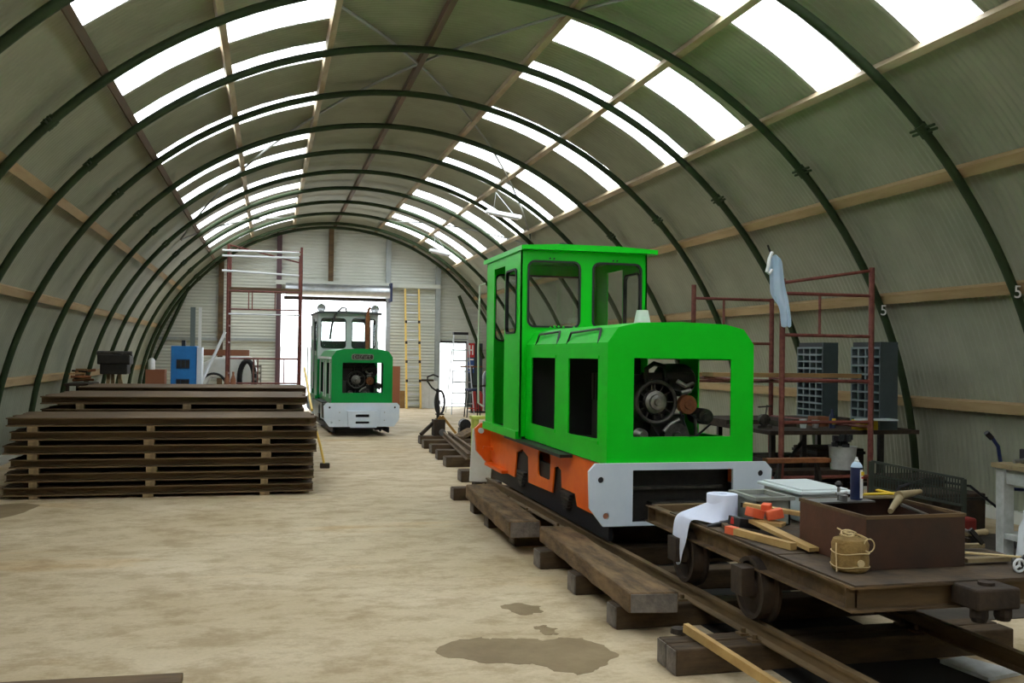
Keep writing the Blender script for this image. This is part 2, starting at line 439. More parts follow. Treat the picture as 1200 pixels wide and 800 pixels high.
# personnel door frame
df = wthing('door_2', None, None, (5.26, Y_FAR-.05, 0), kind='structure')
MB().bb(5.66, 5.70, Y_FAR-.1, Y_FAR+.05, 0, 1.9).build('jamb', 'cab_grey', df)
MB().bb(4.86, 5.70, Y_FAR-.1, Y_FAR+.05, 1.9, 1.96).build('head', 'black_metal', df)
MB().bb(4.86, 5.66, Y_FAR-.08, Y_FAR+.05, 0, .03).build('sill', 'white_metal', df)
MB().bb(5.70, 6.16, Y_FAR-.14, Y_FAR-.10, .02, 1.9).build('door_leaf', 'pigeon_grey', df)
# a pale shed and wall beyond the big door
ob = wthing('outbuilding', 'pale outbuilding in daylight beyond the big doorway', 'building', (2, 44, -.03))
MB().bb(-3, 9, 44, 50, -.03, 1.7).build('wall', 'outside_wall', ob)
MB().box((3, 43.9, 1.75), (12.4, .5, .12)).build('roof_edge', 'cab_grey', ob)

# ------------------------------------------------------------------ locomotives
def xz(y): return lambda a, b_: Vector((a, y, b_))
def yz(x): return lambda a, b_: Vector((x, a, b_))
def gasket_window(root, to3, n3, x0, z0, x1, z1, r=.07, t=.010, glass=True, name='window'):
    o = MB().panel(rr(x0-.008, z0-.008, x1+.008, z1+.008, r), [rr(x0+t, z0+t, x1-t, z1-t, r-.012)], to3, n3).build(name, 'rubber', root)
    if glass:
        half = tuple(.15*c for c in n3)
        off = tuple(.4*c for c in n3)
        f2 = lambda a, b_: to3(a, b_) + Vector(off)
        MB().panel(rr(x0+t-.004, z0+t-.004, x1-t+.004, z1-t+.004, r-.01), [], f2, half).build('pane', 'glass', o)
    return o
def engine(root, cx, cy, cz, s=1.0):
    e = MB(); e.bb(cx-.33, cx+.05, cy+.16, cy+1.0, cz-.42, cz+.05); e.bb(cx-.16, cx+.12, cy+.1, cy+.4, cz-.33, cz-.1)
    for q in range(9): e.bb(cx-.36, cx-.12, cy+.2+q*.085, cy+.25+q*.085, cz-.02, cz+.2)
    e.build('engine_block', 'black_metal', root)
    f = MB(); f.tube([(cx-.16+.155*math.cos(a), cy, cz+.155*math.sin(a)) for a in [2*PI*k/28 for k in range(28)]], .016, 8, closed=True)
    f.lathe([(.15, .02), (.165, .16), (.15, .3)], (cx-.16, cy, cz), (0, 1, 0), 28)
    fo = f.build('fan_housing', 'engine_grey', root, smooth=True)
    h = MB(); h.lathe([(0, -.05), (.025, -.05), (.03, -.035), (.055, -.03), (.06, -.01), (.085, .0), (.09, .05), (0, .05)], (cx-.16, cy, cz), (0, 1, 0), 24)
    h.build('fan_hub', 'alloy', fo, smooth=True)
    for k in range(12):
        a = 2*PI*k/12; c, s_ = math.cos(a), math.sin(a); M = Matrix(((c, 0, s_), (0, 1, 0), (s_, 0, -c)))
        MB().box((cx-.16+c*.118, cy+.05, cz+s_*.118), (.065, .04, .008), M).build('fan_blade', 'engine_grey', fo)
    p = MB(); p.lathe([(0, -.03), (.03, -.03), (.035, -.015), (.07, -.015), (.075, 0), (.065, .02), (.075, .04), (.04, .12), (0, .12)], (cx+.105, cy+.02, cz-.02), (0, 1, 0), 20)
    p.build('drive_pulley', 'rust', root, smooth=True)
    p = MB(); p.lathe([(0, -.02), (.03, -.02), (.03, 0), (.058, 0), (.05, .015), (.062, .03), (.062, .22), (0, .22)], (cx+.28, cy+.06, cz-.115), (0, 1, 0), 18)
    p.build('alternator', 'engine_grey', root, smooth=True)
    p = MB(); p.lathe([(0, 0), (.035, 0), (.04, .02), (.10, .02), (.09, .035), (.105, .05), (.105, .08), (0, .08)], (cx+.01, cy-.03, cz-.26), (0, 1, 0), 24)
    p.build('crank_pulley', 'engine_grey', root, smooth=True)
    p = MB(); p.lathe([(0, 0), (.03, 0), (.045, .02), (.05, .1), (0, .1)], (cx-.26, cy-.01, cz-.25), (0, 1, 0), 16); p.build('idler_pulley', 'alloy', root, smooth=True)
    for a, b_ in (((-.16, .155), (.105, .06)), ((-.20, -.15), (-.08, -.30)), ((.05, -.07), (.11, -.22)), ((.11, -.08), (.24, -.16)), ((.06, -.36), (.30, -.17))):
        MB().bar((cx+a[0], cy+.03, cz+a[1]), (cx+b_[0], cy+.03, cz+b_[1]), .014, .012).build('belt', 'rubber', root)
    ac = MB(); ac.lathe([(0, 0), (.11, 0), (.13, .03), (.13, .30), (.09, .34), (0, .34)], (cx+.16, cy+.25, cz+.16), (0, 1, 0), 22); ac.build('air_cleaner', 'black_metal', root, smooth=True)
    d = MB(); d.bb(cx-.2, cx+.2, cy+.12, cy+.2, cz+.17, cz+.22); d.tube([(cx-.2, cy+.1, cz+.12), (cx-.2, cy+.1, cz+.25), (cx-.14, cy+.1, cz+.29), (cx-.06, cy+.1, cz+.27), (cx-.04, cy+.1, cz+.16)], .02, 8)
    d.build('cooling_cowl', 'black_metal', root)
    for P_, r_p in (([(cx+.02, cy+.03, cz+.16), (cx+.08, cy+.0, cz+.12), (cx+.15, cy+.02, cz+.14)], .018), ([(cx+.04, cy, cz+.07), (cx+.12, cy, cz+.09)], .02),
                    ([(cx+.2, cy+.1, cz-.1), (cx+.23, cy+.12, cz-.3)], .015), ([(cx-.1, cy-.01, cz-.22), (cx-.05, cy, cz-.17), (cx+.03, cy, cz-.13)], .014)):
        MB().tube(P_, r_p, 8).build('fuel_pipe', 'alloy', root, smooth=True)
    MB().bb(cx-.02, cx+.30, cy+.05, cy+.5, cz-.36, cz-.28).build('mounting', 'engine_grey', root)

def loco(loc, near, rz=0):
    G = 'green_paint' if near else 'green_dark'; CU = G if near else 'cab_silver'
    T = thing('diesel_locomotive',
        'bright green narrow gauge diesel locomotive with orange frame standing behind the loaded trolley' if near else
        'green narrow gauge diesel locomotive with grey cab and white buffer plate in far doorway', 'locomotive', loc, rz)
    # buffer plate (front)
    po = [(-.60, .14), (.60, .14), (.70, .27), (.71, .53), (.66, .585), (-.66, .585), (-.71, .53), (-.70, .27)]
    if near:
        pl = MB().panel(po, [rr(-.38, .165, .40, .535, .004, 1), circ(-.62, .47, .022), circ(.62, .50, .022), circ(-.58, .215, .022), circ(.58, .215, .022)], xz(-.03), (0, .03, 0)).build('buffer_plate', 'plate_grey', T)
        MB().bb(-.43, .45, .16, .22, .15, .55).build('draw_box', 'black_metal', T)
        mb = MB(); mb.bb(-.36, .38, .10, .15, .38, .40); mb.bb(-.2, .22, .05, .15, .25, .29); mb.build('coupling_bar', 'engine_grey', T)
        for x_, z_, mm in ((-.62, .47, 'rubber'), (.62, .50, 'rubber'), (-.58, .215, 'brown_board'), (.58, .215, 'rubber')):
            MB().cyl((x_, -.02, z_), (x_, .05, z_), .022, 12).build('plate_bolt', mm, pl)
    else:
        pl = MB().panel(po, [circ(-.60, .50, .02), circ(-.56, .22, .02), circ(.62, .50, .02)], xz(-.03), (0, .03, 0)).build('buffer_plate', 'plate_grey', T)
        MB().bb(-.71, .71, .0, .35, .3, .56).build('headstock', 'black_metal', T)
        mb = MB().panel([(-.26, .16), (-.22, .13), (.26, .13), (.28, .16), (.28, .44), (-.28, .44)], [rr(-.13, .20, .13, .245, .015), rr(-.13, .32, .13, .375, .015)], xz(-.12), (0, .09, 0))
        mb.build('coupler_box', 'plate_grey', T); MB().bb(-.2, .2, -.05, -.035, .18, .4).build('coupler_throat', 'rubber', T)
        for sx in (-1, 1):
            mb = MB(); mb.bb(sx*.42-.07, sx*.42+.07, -.04, -.03, .22, .46); mb.build('bracket_plate', 'plate_grey', pl)
            for z_ in (.26, .41): MB().cyl((sx*.42, -.055, z_), (sx*.42, -.04, z_), .012, 8).build('plate_bolt', 'cab_grey', pl)
    # orange side frames with axlebox arches
    FR = 'orange_paint' if near else 'plate_grey'
    for sx in (-1, 1):
        x0 = sx*.54
        outer = [(.03, .56), (.03, .16), (.38, .17), (.72, .17), (.78, .26), (1.14, .26), (1.16, .40), (1.26, .42), (1.36, .40), (1.42, .18), (2.20, .165),
                 (2.22, .40), (2.45, .45), (2.66, .40), (2.72, .15), (3.50, .15), (3.80, .22), (3.84, .5), (3.84, .56)]
        MB().panel(outer, [rr(1.48, .27, 1.88, .50, .05)], yz(x0), (sx*.014, 0, 0)).build('side_frame', FR, T)
        # inner box, springs, axleboxes, wheels
        for yy in (1.0 if near else .95, 2.45):
            mb = MB(); mb.bb(min(x0-sx*.14, x0-sx*.02), max(x0-sx*.14, x0-sx*.02), yy-.13, yy+.13, .12, .42); ax = mb.build('axlebox', 'black_metal', T)
            mb = MB(); mb.lathe([(0, -.06), (.24, -.06), (.24, -.035), (.215, -.03), (.215, .06), (0, .06)], (sx*.45, yy, .215), (sx*-1, 0, 0), 32); mb.build('wheel', 'black_metal', T, smooth=True)
            mb = MB()
            for q in range(5): mb.bb(min(x0-sx*.02, x0+sx*.03), max(x0-sx*.02, x0+sx*.03), yy-.05-.02*q, yy+.05+.02*q, .10+.03*q, .12+.03*q)
            mb.build('leaf_spring', 'engine_grey', T)
        MB().bb(min(sx*.50, sx*.53), max(sx*.50, sx*.53), .05, 3.8, .02, .40 if near else .12).build('inner_frame', 'rubber', T)
        # running board
        MB().bb(min(sx*.50, sx*.66), max(sx*.50, sx*.66), .85, 2.75, .535, .56).build('running_board', 'black_metal' if near else 'roof_dark', T)
    # rear headstock
    ro = [(-.56, .14), (.56, .14), (.70, .30), (.72, .54), (.66, .60), (-.66, .60), (-.72, .54), (-.70, .30)]
    rp = MB().panel(ro, [], xz(3.84), (0, .06, 0)).build('rear_headstock', FR, T)
    if near:
        MB().cyl((-.66, 3.80, .52), (-.66, 3.86, .52), .03, 10).build('pin', 'plate_grey', rp)
        MB().bar((-.66, 3.70, .35), (-.52, 3.70, .33), .03, .03).build('step_bar', 'orange_paint', rp)
        MB().bb(-.62, -.5, 3.0, 3.80, .15, .18).build('foot_step', 'orange_paint', T)
    MB().bb(-.50, .50, .25, 3.8, .08, .12).build('belly_pan', 'rubber', T)
    # hood
    hx = .57; zb = .57; zs = 1.445; zt = 1.555; crown = 1.60; Lh = 2.28
    front = [(-hx, zb), (hx, zb), (hx, zs), (.49, zt), (.34, 1.59), (.0, crown), (-.34, 1.59), (-.49, zt), (-hx, zs)]
    opening = [(-.37, .77), (.39, .77), (.39, 1.335), (-.37, 1.335)]
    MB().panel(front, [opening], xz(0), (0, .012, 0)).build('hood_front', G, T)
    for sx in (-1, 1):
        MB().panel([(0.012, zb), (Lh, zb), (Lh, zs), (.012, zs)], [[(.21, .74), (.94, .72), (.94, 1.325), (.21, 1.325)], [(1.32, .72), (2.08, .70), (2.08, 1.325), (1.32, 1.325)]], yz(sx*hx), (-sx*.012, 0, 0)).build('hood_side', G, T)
        # door edges
        for a, b_ in ((.21, .94), (1.32, 2.08)):
            for q in ((a, 1.325, b_, 1.35), (a, .70, b_, .725)):
                MB().bb(min(sx*(hx), sx*(hx+.008)), max(sx*hx, sx*(hx+.008)), q[0]-.03, q[2]+.03, q[1], q[3]).build('opening_trim', G, T)
    # top shell: chamfers and crown as one bent sheet
    prof = [(-hx, zs), (-.49, zt), (-.34, 1.59), (0, crown), (.34, 1.59), (.49, zt), (hx, zs)]
    inner = [(x*.975, z-.012) for x, z in prof[::-1]]
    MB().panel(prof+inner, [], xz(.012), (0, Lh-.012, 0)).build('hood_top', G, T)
    # grab handles on the chamfer
    for a, b_ in ((.22, 1.0), (1.28, 1.95)):
        p0 = Vector((-.60, b_, 1.44)); 
        if near: MB().tube([(-.565, b_, 1.44), (-.55, b_-.06, 1.53), (-.52, a+.08, 1.55), (-.565, a, 1.44)], .010, 6).build('handle', 'rubber', T)
    # partial bulkhead inside, dark
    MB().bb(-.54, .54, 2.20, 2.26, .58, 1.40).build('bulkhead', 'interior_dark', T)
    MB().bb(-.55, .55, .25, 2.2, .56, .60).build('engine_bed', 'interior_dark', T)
    engine(T, .085, .30, 1.005)
    # cab
    cf = 2.28; cr = 3.75; cx = .63; ct = 2.30; cb = .585
    ct = 2.335; wz0, wz1 = 1.615, 2.235
    low = 1.48
    def cabp(outer, holes, f3, th, nm):
        if near: MB().panel(outer, holes, f3, th).build(nm, G, T)
        else: MB().panel(outer, holes, f3, th).build(nm, 'cab_silver', T)
    cabp([(-cx, 1.38), (cx, 1.38), (cx, ct), (-cx, ct)], [rr(-.56, wz0, -.05, wz1, .06), rr(.08, wz0, .57, wz1, .06)], xz(cf), (0, .015, 0), 'cab_front')
    MB().panel([(-cx, cb), (cx, cb), (cx, 1.38), (-cx, 1.38)], [], xz(cf), (0, .015, 0)).build('cab_front_lower', G, T)
    gasket_window(T, xz(cf-.01), (0, .035, 0), -.56, wz0, -.05, wz1)
    gasket_window(T, xz(cf-.01), (0, .035, 0), .08, wz0, .57, wz1)
    cabp([(-cx, 1.38), (cx, 1.38), (cx, ct), (-cx, ct)], [rr(-.54, 1.50, .56, wz1-.02, .06)], xz(cr-.015), (0, .015, 0), 'cab_rear')
    MB().panel([(-cx, cb), (cx, cb), (cx, 1.38), (-cx, 1.38)], [], xz(cr-.015), (0, .015, 0)).build('cab_rear_lower', G, T)
    gasket_window(T, xz(cr-.025), (0, .035, 0), -.54, 1.50, .56, wz1-.02)
    for sx in (-1, 1):
        # front side panel with tall window, open doorway, rear post
        o1 = [(cf, 1.46), (2.92, 1.46), (2.92, 2.24), (3.40, 2.24), (3.40, 1.46), (cr, 1.46), (cr, ct), (cf, ct)]
        cabp(o1, [rr(2.44, 1.56, 2.86, 2.17, .06)], yz(sx*cx), (-sx*.015, 0, 0), 'cab_side')
        if not near:
            MB().bb(min(sx*.632, sx*.638), max(sx*.632, sx*.638), cf, 2.42, 1.46, 1.78).build('painted_strip', G, T)
            MB().bb(min(sx*.632, sx*.638), max(sx*.632, sx*.638), 2.92-.05, 2.92, 1.46, 1.8).build('painted_strip', G, T)
            MB().bb(min(sx*.632, sx*.638), max(sx*.632, sx*.638), 3.40, cr, 1.46, 1.8).build('painted_strip', G, T)
        MB().panel([(cf, cb), (2.92, cb), (2.92, 1.46), (cf, 1.46)], [], yz(sx*cx), (-sx*.015, 0, 0)).build('cab_side_lower', G, T)
        MB().panel([(3.40, cb), (cr, cb), (cr, 1.46), (3.40, 1.46)], [], yz(sx*cx), (-sx*.015, 0, 0)).build('cab_post', G, T)
        MB().bb(min(sx*.60, sx*.66), max(sx*.60, sx*.66), cf+.02, cr, cb-.03, cb+.045).build('door_sill', G, T)
        gasket_window(T, yz(sx*(cx+.01)), (-sx*.035, 0, 0), 2.44, 1.56, 2.86, 2.17)
        MB().tube([(sx*.64, 3.80, 2.12), (sx*.69, 3.84, 2.10), (sx*.70, 3.84, 1.4), (sx*.69, 3.84, .82), (sx*.64, 3.80, .78)], .011, 8).build('grab_rail', 'rail_cream' if near else 'galv', T, smooth=True)
    # roof with a lip
    rf = [(-.65, 2.325), (-.65, 2.37), (-.3, 2.39), (.3, 2.39), (.70, 2.37), (.70, 2.325), (.64, 2.335), (-.62, 2.335)]
    MB().panel(rf, [], xz(cf-.10), (0, cr-cf+.20, 0)).build('cab_roof', 'green_paint' if near else 'roof_dark', T)
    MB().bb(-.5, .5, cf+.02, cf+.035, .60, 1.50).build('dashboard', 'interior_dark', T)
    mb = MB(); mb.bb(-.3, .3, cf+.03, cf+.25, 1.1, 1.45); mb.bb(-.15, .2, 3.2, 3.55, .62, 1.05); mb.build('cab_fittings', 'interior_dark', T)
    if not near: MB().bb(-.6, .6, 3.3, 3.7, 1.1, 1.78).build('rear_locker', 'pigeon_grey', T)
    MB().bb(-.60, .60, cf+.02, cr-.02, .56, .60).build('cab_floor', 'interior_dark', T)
    if near:
        for x0 in (-.33, .30):
            for d in (-.02, .02): MB().cyl((x0+d, cf-.012, 2.262), (x0+d, cf, 2.262), .008, 6).build('bolt_head', 'rubber', T)
        mb = MB()
        for q in range(3): mb.tube([(.02+.10*math.cos(a)*(1-.15*q), cf+.75+.05*math.sin(a), 2.40+.10*abs(math.sin(a))*(1-.2*q)+.01*q) for a in [PI*k/10 for k in range(11)]], .012, 6)
        mb.build('roof_cable', 'rubber', T)
        mb = MB(); mb.lathe([(0, 0), (.085, 0), (.05, .17), (0, .17)], (.20, 1.30, 1.575), (0, 0, 1), 16); mb.build('exhaust_cover', 'white_paint', T, smooth=True)
        mb = MB()
        for q in range(16): mb.lathe([(0, .012), (.012, 0), (0, -.012)], (-.40+.6*random.random(), 1.9+.3*random.random(), 1.605-.03*random.random()+.01), (0, 0, 1), 6)
        mb.build('hood_clips', G, T)
    else:
        for x0 in (-.56, .56):
            mb = MB(); mb.tube([(x0+.075*math.cos(a), cf-.0, 2.45+.075*math.sin(a)) for a in [2*PI*k/20 for k in range(20)]], .018, 6, closed=True)
            mb.lathe([(0, .04), (.07, 0), (.07, .02), (0, .06)], (x0, cf, 2.45), (0, 1, 0), 18); mb.bb(x0-.02, x0+.02, cf-.01, cf+.05, 2.34, 2.39); mb.build('headlamp', 'galv', T, smooth=True)
        mb = MB(); mb.tube([(.37, 2.0, 1.55), (.37, 2.0, 2.30)], .045, 12); mb.tube([(.37, 2.0, 2.30), (.38, 1.99, 2.42), (.42, 1.98, 2.47)], .03, 10); mb.build('exhaust_pipe', 'rust', T, smooth=True)
        mb = MB(); mb.tube([(-.02, cf+.1, 2.36), (-.05, cf+.05, 2.46), (-.14, cf, 2.46), (-.28, cf-.1, 2.32), (-.35, cf-.12, 2.1), (-.38, cf-.05, 1.8)], .022, 6); mb.build('cable', 'black_metal', T, smooth=True)
        np_ = MB().panel(rr(-.20, 1.395, .20, 1.495, .03), [], xz(-.012), (0, .012, 0)).build('name_plate', 'rust_dark', T)
        MB().panel(rr(-.205, 1.39, .205, 1.50, .032), [rr(-.19, 1.405, .19, 1.485, .025)], xz(-.018), (0, .018, 0)).build('plate_rim', 'alloy', np_)
        mb = MB()                      # raised worn lettering, too worn to read
        xx = -.165
        for q in range(7):
            mb.bb(xx, xx+.010, -.017, -.012, 1.42, 1.47)
            if q % 3 != 1: mb.bb(xx, xx+.032, -.017, -.012, 1.46, 1.47)
            if q % 2 == 0: mb.bb(xx, xx+.032, -.017, -.012, 1.42, 1.43)
            if q % 3 == 1: mb.bb(xx+.024, xx+.032, -.017, -.012, 1.42, 1.47)
            xx += .047
        mb.build('plate_lettering', 'alloy', np_)
        for a in (.21, .94, 1.32, 2.08):
            MB().bb(-.592, -.575, a-.02, a+.02, .66, 1.38).build('door_strip', 'white_paint', T)
        MB().bb(-.62, -.575, .02, 2.2, 1.40, 1.44).build('hood_rail', 'white_paint', T)
        for yy in (2.95, 3.40): MB().tube([(-.66, yy, 2.1), (-.66, yy, .75)], .012, 6).build('handrail', 'white_metal', T)
    return T
LX, LY, LZ = 2.91, 6.60, .215
loco((LX, LY, LZ), True)
loco((1.705, 18.5, .045), False, .045)

# ------------------------------------------------------------------ near track: sleepers, rails, baulks
# sleepers
sl = [(4.46, .115), (4.585, .115), (5.29, .16), (6.10, .17), (6.89, .17), (7.75, .18), (8.60, .17), (9.40, .17), (10.3, .18)]
SLP = None
for i, (y, wd) in enumerate(sl):
    o = thing('sleeper', None, 'sleeper', (1.95+.02*math.sin(3*i), y, 0), 0, 'sleepers under the near track')
    lab = ['weathered wooden sleeper nearest the camera, front one of a touching pair', 'weathered wooden sleeper touching the back of the front one'] + ['weathered wooden sleeper crossing under the rails, %s behind the touching pair' % ordn[k] for k in range(1, 9)]
    o['label'] = lab[i]
    L_ = 1.95
    MB().bb(.004, L_, 0, wd, 0, .13).build('body', 'sleeper_wood', o, bevel=.008)
    MB().bb(-.002, .006, .006, wd-.006, .006, .124).build('end_grain', 'timber_end', o)
    for xr in (2.535-.018*y, 3.47-.018*y):
        for sx in (-.05, .05):
            x = xr+sx-1.95
            mb = MB(); mb.bb(x-.03, x+.03, wd/2-.03, wd/2+.03, .13, .142); mb.cyl((x, wd/2, .142), (x, wd/2, .165), .013, 6); mb.build('rail_clip', 'rail_steel', o)
# rails
def rail_prof(s=1): return [(-.035, 0), (.035, 0), (.035, .008), (.006, .018), (.006, .062), (.020, .068), (.020, .085), (-.020, .085), (-.020, .068), (-.006, .062), (-.006, .018), (-.035, .008)]
for x, nm in ((2.535, 'rusty narrow gauge rail on sleepers running beside the two long baulks'), (3.47, 'rusty narrow gauge rail on sleepers hidden on the far side of trolley')):
    o = MB().panel(rail_prof(), [], lambda a, b_, x=x: Vector((x-.018*2.6+a, 2.6, .13+b_)), (-.018*7.9, 7.9, 0)).build('rail', 'rail_steel', None, loc=(x, 7, .13)); tag(o, nm, 'rail')
def baulk(label, near_l, near_r, far_l, far_r, z0, z1, end=.0):
    o = wthing('timber_baulk', label, 'timber', (*near_l, z0))
    mb = MB(); lo = [mb.bm.verts.new((*p, z0)) for p in (near_l, near_r, far_r, far_l)]; hi = [mb.bm.verts.new((*p, z1)) for p in (near_l, near_r, far_r, far_l)]
    mb.bm.faces.new(lo[::-1]); mb.bm.faces.new(hi)
    for i in range(4): mb.bm.faces.new((lo[i], lo[(i+1) % 4], hi[(i+1) % 4], hi[i]))
    bmesh.ops.subdivide_edges(mb.bm, edges=[e for e in mb.bm.edges if e.calc_length() > 1], cuts=14, use_grid_fill=True)
    for v in mb.bm.verts: v.co += Vector((random.uniform(-.006, .006), 0, random.uniform(-.004, .004)*(v.co.z > z0+.02)))
    mb.build('beam', 'timber_old', o, bevel=.012)
    a, b_ = Vector((*near_l, 0)), Vector((*near_r, 0)); c = (a+b_)/2
    MB().box((c.x, c.y-.002, (z0+z1)/2), ((b_-a).length*.93, .008, (z1-z0)*.88), Matrix.Rotation(math.atan2(b_.y-a.y, b_.x-a.x), 3, 'Z')).build('end_grain', 'timber_end', o)
baulk('long weathered timber baulk lying on sleepers beside the orange frame', (1.84, 7.42), (2.09, 7.42), (1.93, 9.62), (2.2, 9.66), .13, .262)
baulk('long rough timber baulk lying on sleepers beside the trolley wheels', (1.965, 5.14), (2.245, 5.10), (2.04, 7.26), (2.27, 7.24), .13, .245)
# crowbar / timber with bolt in front corner
o = wthing('timber_batten', 'pale sawn timber batten leaning off the nearest sleeper, lower right', 'batten', (2.1, 4.3, .1))
MB().bar((2.09, 4.66, .178), (2.31, 3.60, .045), .03, .045).build('batten', 'new_wood', o)
mb = MB(); mb.lathe([(0, 0), (.045, .004), (.04, .03), (0, .035)], (2.08, 4.72, .131), (0, 0, 1), 12); mb.build('end_knob', 'rust_dark', o)

# black sheet added to paint the darkness between the rails, and a pale board
o = MB().bb(2.47, 3.42, 2.7, 10.6, .0, .003).build('shade_strip', 'shade_black', None); tag(o, 'black strip painting the darkness between the rails of near track', 'stain')
o = wthing('floor_board', 'pale short board lying flat on dark floor under the coupling block', 'board', (3.5, 4.2, .003))
mb = MB(); mb.panel([(3.38, 4.38), (3.54, 4.41), (3.66, 4.13), (3.42, 4.08)], [], lambda a, b_: Vector((a, b_, .003)), (0, 0, .018)); mb.build('board', 'bench_white', o)
# floor marks
def blob(name, pts, z, m):
    mb = MB(); n_ = len(pts); P_ = []
    for i in range(n_):            # catmull smoothing
        p0, p1, p2, p3 = [Vector(pts[(i+k) % n_]) for k in (-1, 0, 1, 2)]
        for t in (0, .125, .25, .375, .5, .625, .75, .875):
            P_.append(.5*((2*p1)+(-p0+p2)*t+(2*p0-5*p1+4*p2-p3)*t*t+(-p0+3*p1-3*p2+p3)*t**3))
    P_ = [p+Vector((.012*math.sin(.9*k_)+.005*math.sin(2.1*k_), .012*math.sin(.73*k_+1)+.006*math.cos(1.7*k_))) for k_, p in enumerate(P_)]
    mb.panel([(p.x, p.y) for p in P_], [], lambda a, b_: Vector((a, b_, z)), (0, 0, .0015)); return mb.build(name, m)
def puddle(name, pts, label):
    c = (sum(p[0] for p in pts)/len(pts), sum(p[1] for p in pts)/len(pts), 0)
    o = blob(name, pts, 0, 'wet'); tag(o, label, 'stain'); return o
puddle('damp_patch', [(.87, 5.08), (.98, 5.24), (1.15, 5.30), (1.2, 5.26), (1.35, 5.24), (1.5, 5.18), (1.64, 5.20), (1.75, 5.08), (1.79, 4.86), (1.68, 4.72), (1.55, 4.60), (1.42, 4.64), (1.33, 4.78), (1.2, 4.82), (1.03, 4.90)], 'large dark damp patch on the concrete in front foreground')
puddle('damp_patch', [(1.42, 5.92), (1.53, 5.98), (1.65, 5.88), (1.62, 5.74), (1.5, 5.72)], 'small faint damp patch on concrete beside the rough baulk')
puddle('damp_patch', [(1.50, 5.43), (1.56, 5.46), (1.61, 5.38), (1.58, 5.27), (1.53, 5.29)], 'smallest damp spot just beyond the large damp patch')

# ------------------------------------------------------------------ flat trolley
TX = 2.93; tl0, tl1 = 2.42, 3.60; ty0, ty1 = 3.70, 6.05; tz = .59
T = wthing('rail_trolley', 'rusty flat rail trolley loaded with tools in front of green locomotive', 'trolley', (TX, 4.9, .215))
def chan(mb, a, b_, h=.11, f=.045, t=.01, inward=(1, 0, 0)):
    a = Vector(a); b_ = Vector(b_); d = (b_-a); i = Vector(inward)
    for (off, wd, ht) in ((i*t/2, t, h),):
        mb.bar(a+off+Vector((0, 0, -h/2)), b_+off+Vector((0, 0, -h/2)), t if abs(d.y) > abs(d.x) else t, h) if False else None
    lo = Vector((min(a.x, b_.x), min(a.y, b_.y), a.z-h)); hi = Vector((max(a.x, b_.x), max(a.y, b_.y), a.z))
    if abs(d.y) > abs(d.x):
        x = a.x; sx = i.x
        mb.bb(min(x, x+sx*t), max(x, x+sx*t), lo.y, hi.y, lo.z, hi.z)
        for z in (lo.z, hi.z-t): mb.bb(min(x-sx*f, x), max(x-sx*f, x), lo.y, hi.y, z, z+t)
    else:
        y = a.y; sy = i.y
        mb.bb(lo.x, hi.x, min(y, y+sy*t), max(y, y+sy*t), lo.z, hi.z)
        for z in (lo.z, hi.z-t): mb.bb(lo.x, hi.x, min(y-sy*f, y), max(y-sy*f, y), z, z+t)
for nm, a, b_, i_ in (('side_channel', (tl0+.045, ty0+.045, tz), (tl0+.045, ty1, tz), (1, 0, 0)), ('side_channel', (tl1-.045, ty0+.045, tz), (tl1-.045, ty1, tz), (-1, 0, 0)),
                      ('end_channel', (tl0, ty0+.045, tz), (tl1, ty0+.045, tz), (0, 1, 0)), ('end_channel', (tl0, ty1-.045, tz), (tl1, ty1-.045, tz), (0, -1, 0))):
    mb = MB(); chan(mb, a, b_, inward=i_); mb.build(nm, 'rust_beam', T)
# deck sheets (they stop short of the far end, leaving the frame open)
for k, (a, b_) in enumerate(((3.70, 4.35), (4.36, 4.98), (5.0, 5.68))):
    mb = MB(); mb.bb(tl0+.015, tl1-.01, a, b_, tz, tz+.008+.003*(k % 2)); mb.build('deck_plate', 'deck', T)
for y in (4.3, 5.0, 5.64): MB().bb(tl0+.05, tl1-.05, y, y+.05, tz-.08, tz-.002).build('cross_member', 'rust_dark', T)
# running gear
for y in (4.62, 5.45):
    MB().cyl((2.42, y, .378), (3.42, y, .378), .028, 12).build('axle', 'rust_dark', T)
    for x, d in ((2.45, 1), (3.37, -1)):
        mb = MB(); mb.lathe([(0, -.045), (.05, -.045), (.06, -.01), (.13, -.01), (.135, -.03), (.158, -.03), (.160, .035), (.18, .045), (.18, .06), (.12, .06), (.11, .02), (0, .02)], (x, y, .378), (d, 0, 0), 28)
        mb.build('wheel', 'rust_dark', T, smooth=True)
        mb = MB(); mb.bb(x-d*.03-.05, x-d*.03+.02, y-.09, y+.07, .36, .49) if False else mb.bb(min(x-d*.10, x-d*.03), max(x-d*.10, x-d*.03), y-.06, y+.06, .35, .49)
        mb.build('axle_guard', 'rust_dark', T)
# coupling block at near end
mb = MB(); mb.bb(2.92, 3.14, 3.55, 3.72, .50, .592)
cb = mb.build('coupling_block', 'rust_dark', T, bevel=.01)
mb = MB(); mb.cyl((3.03, 3.63, .59), (3.03, 3.63, .606), .035, 12); mb.build('coupling_pin', 'rust_dark', cb)
for xq in (2.97, 3.09):
    MB().lathe([(0, 0), (.03, 0), (.038, .02), (.038, .06), (0, .06)], (xq, 3.60, .445), (0, 0, 1), 12).build('coupling_lug', 'rust_dark', cb)

# ---- load on the trolley
dk = tz+.011
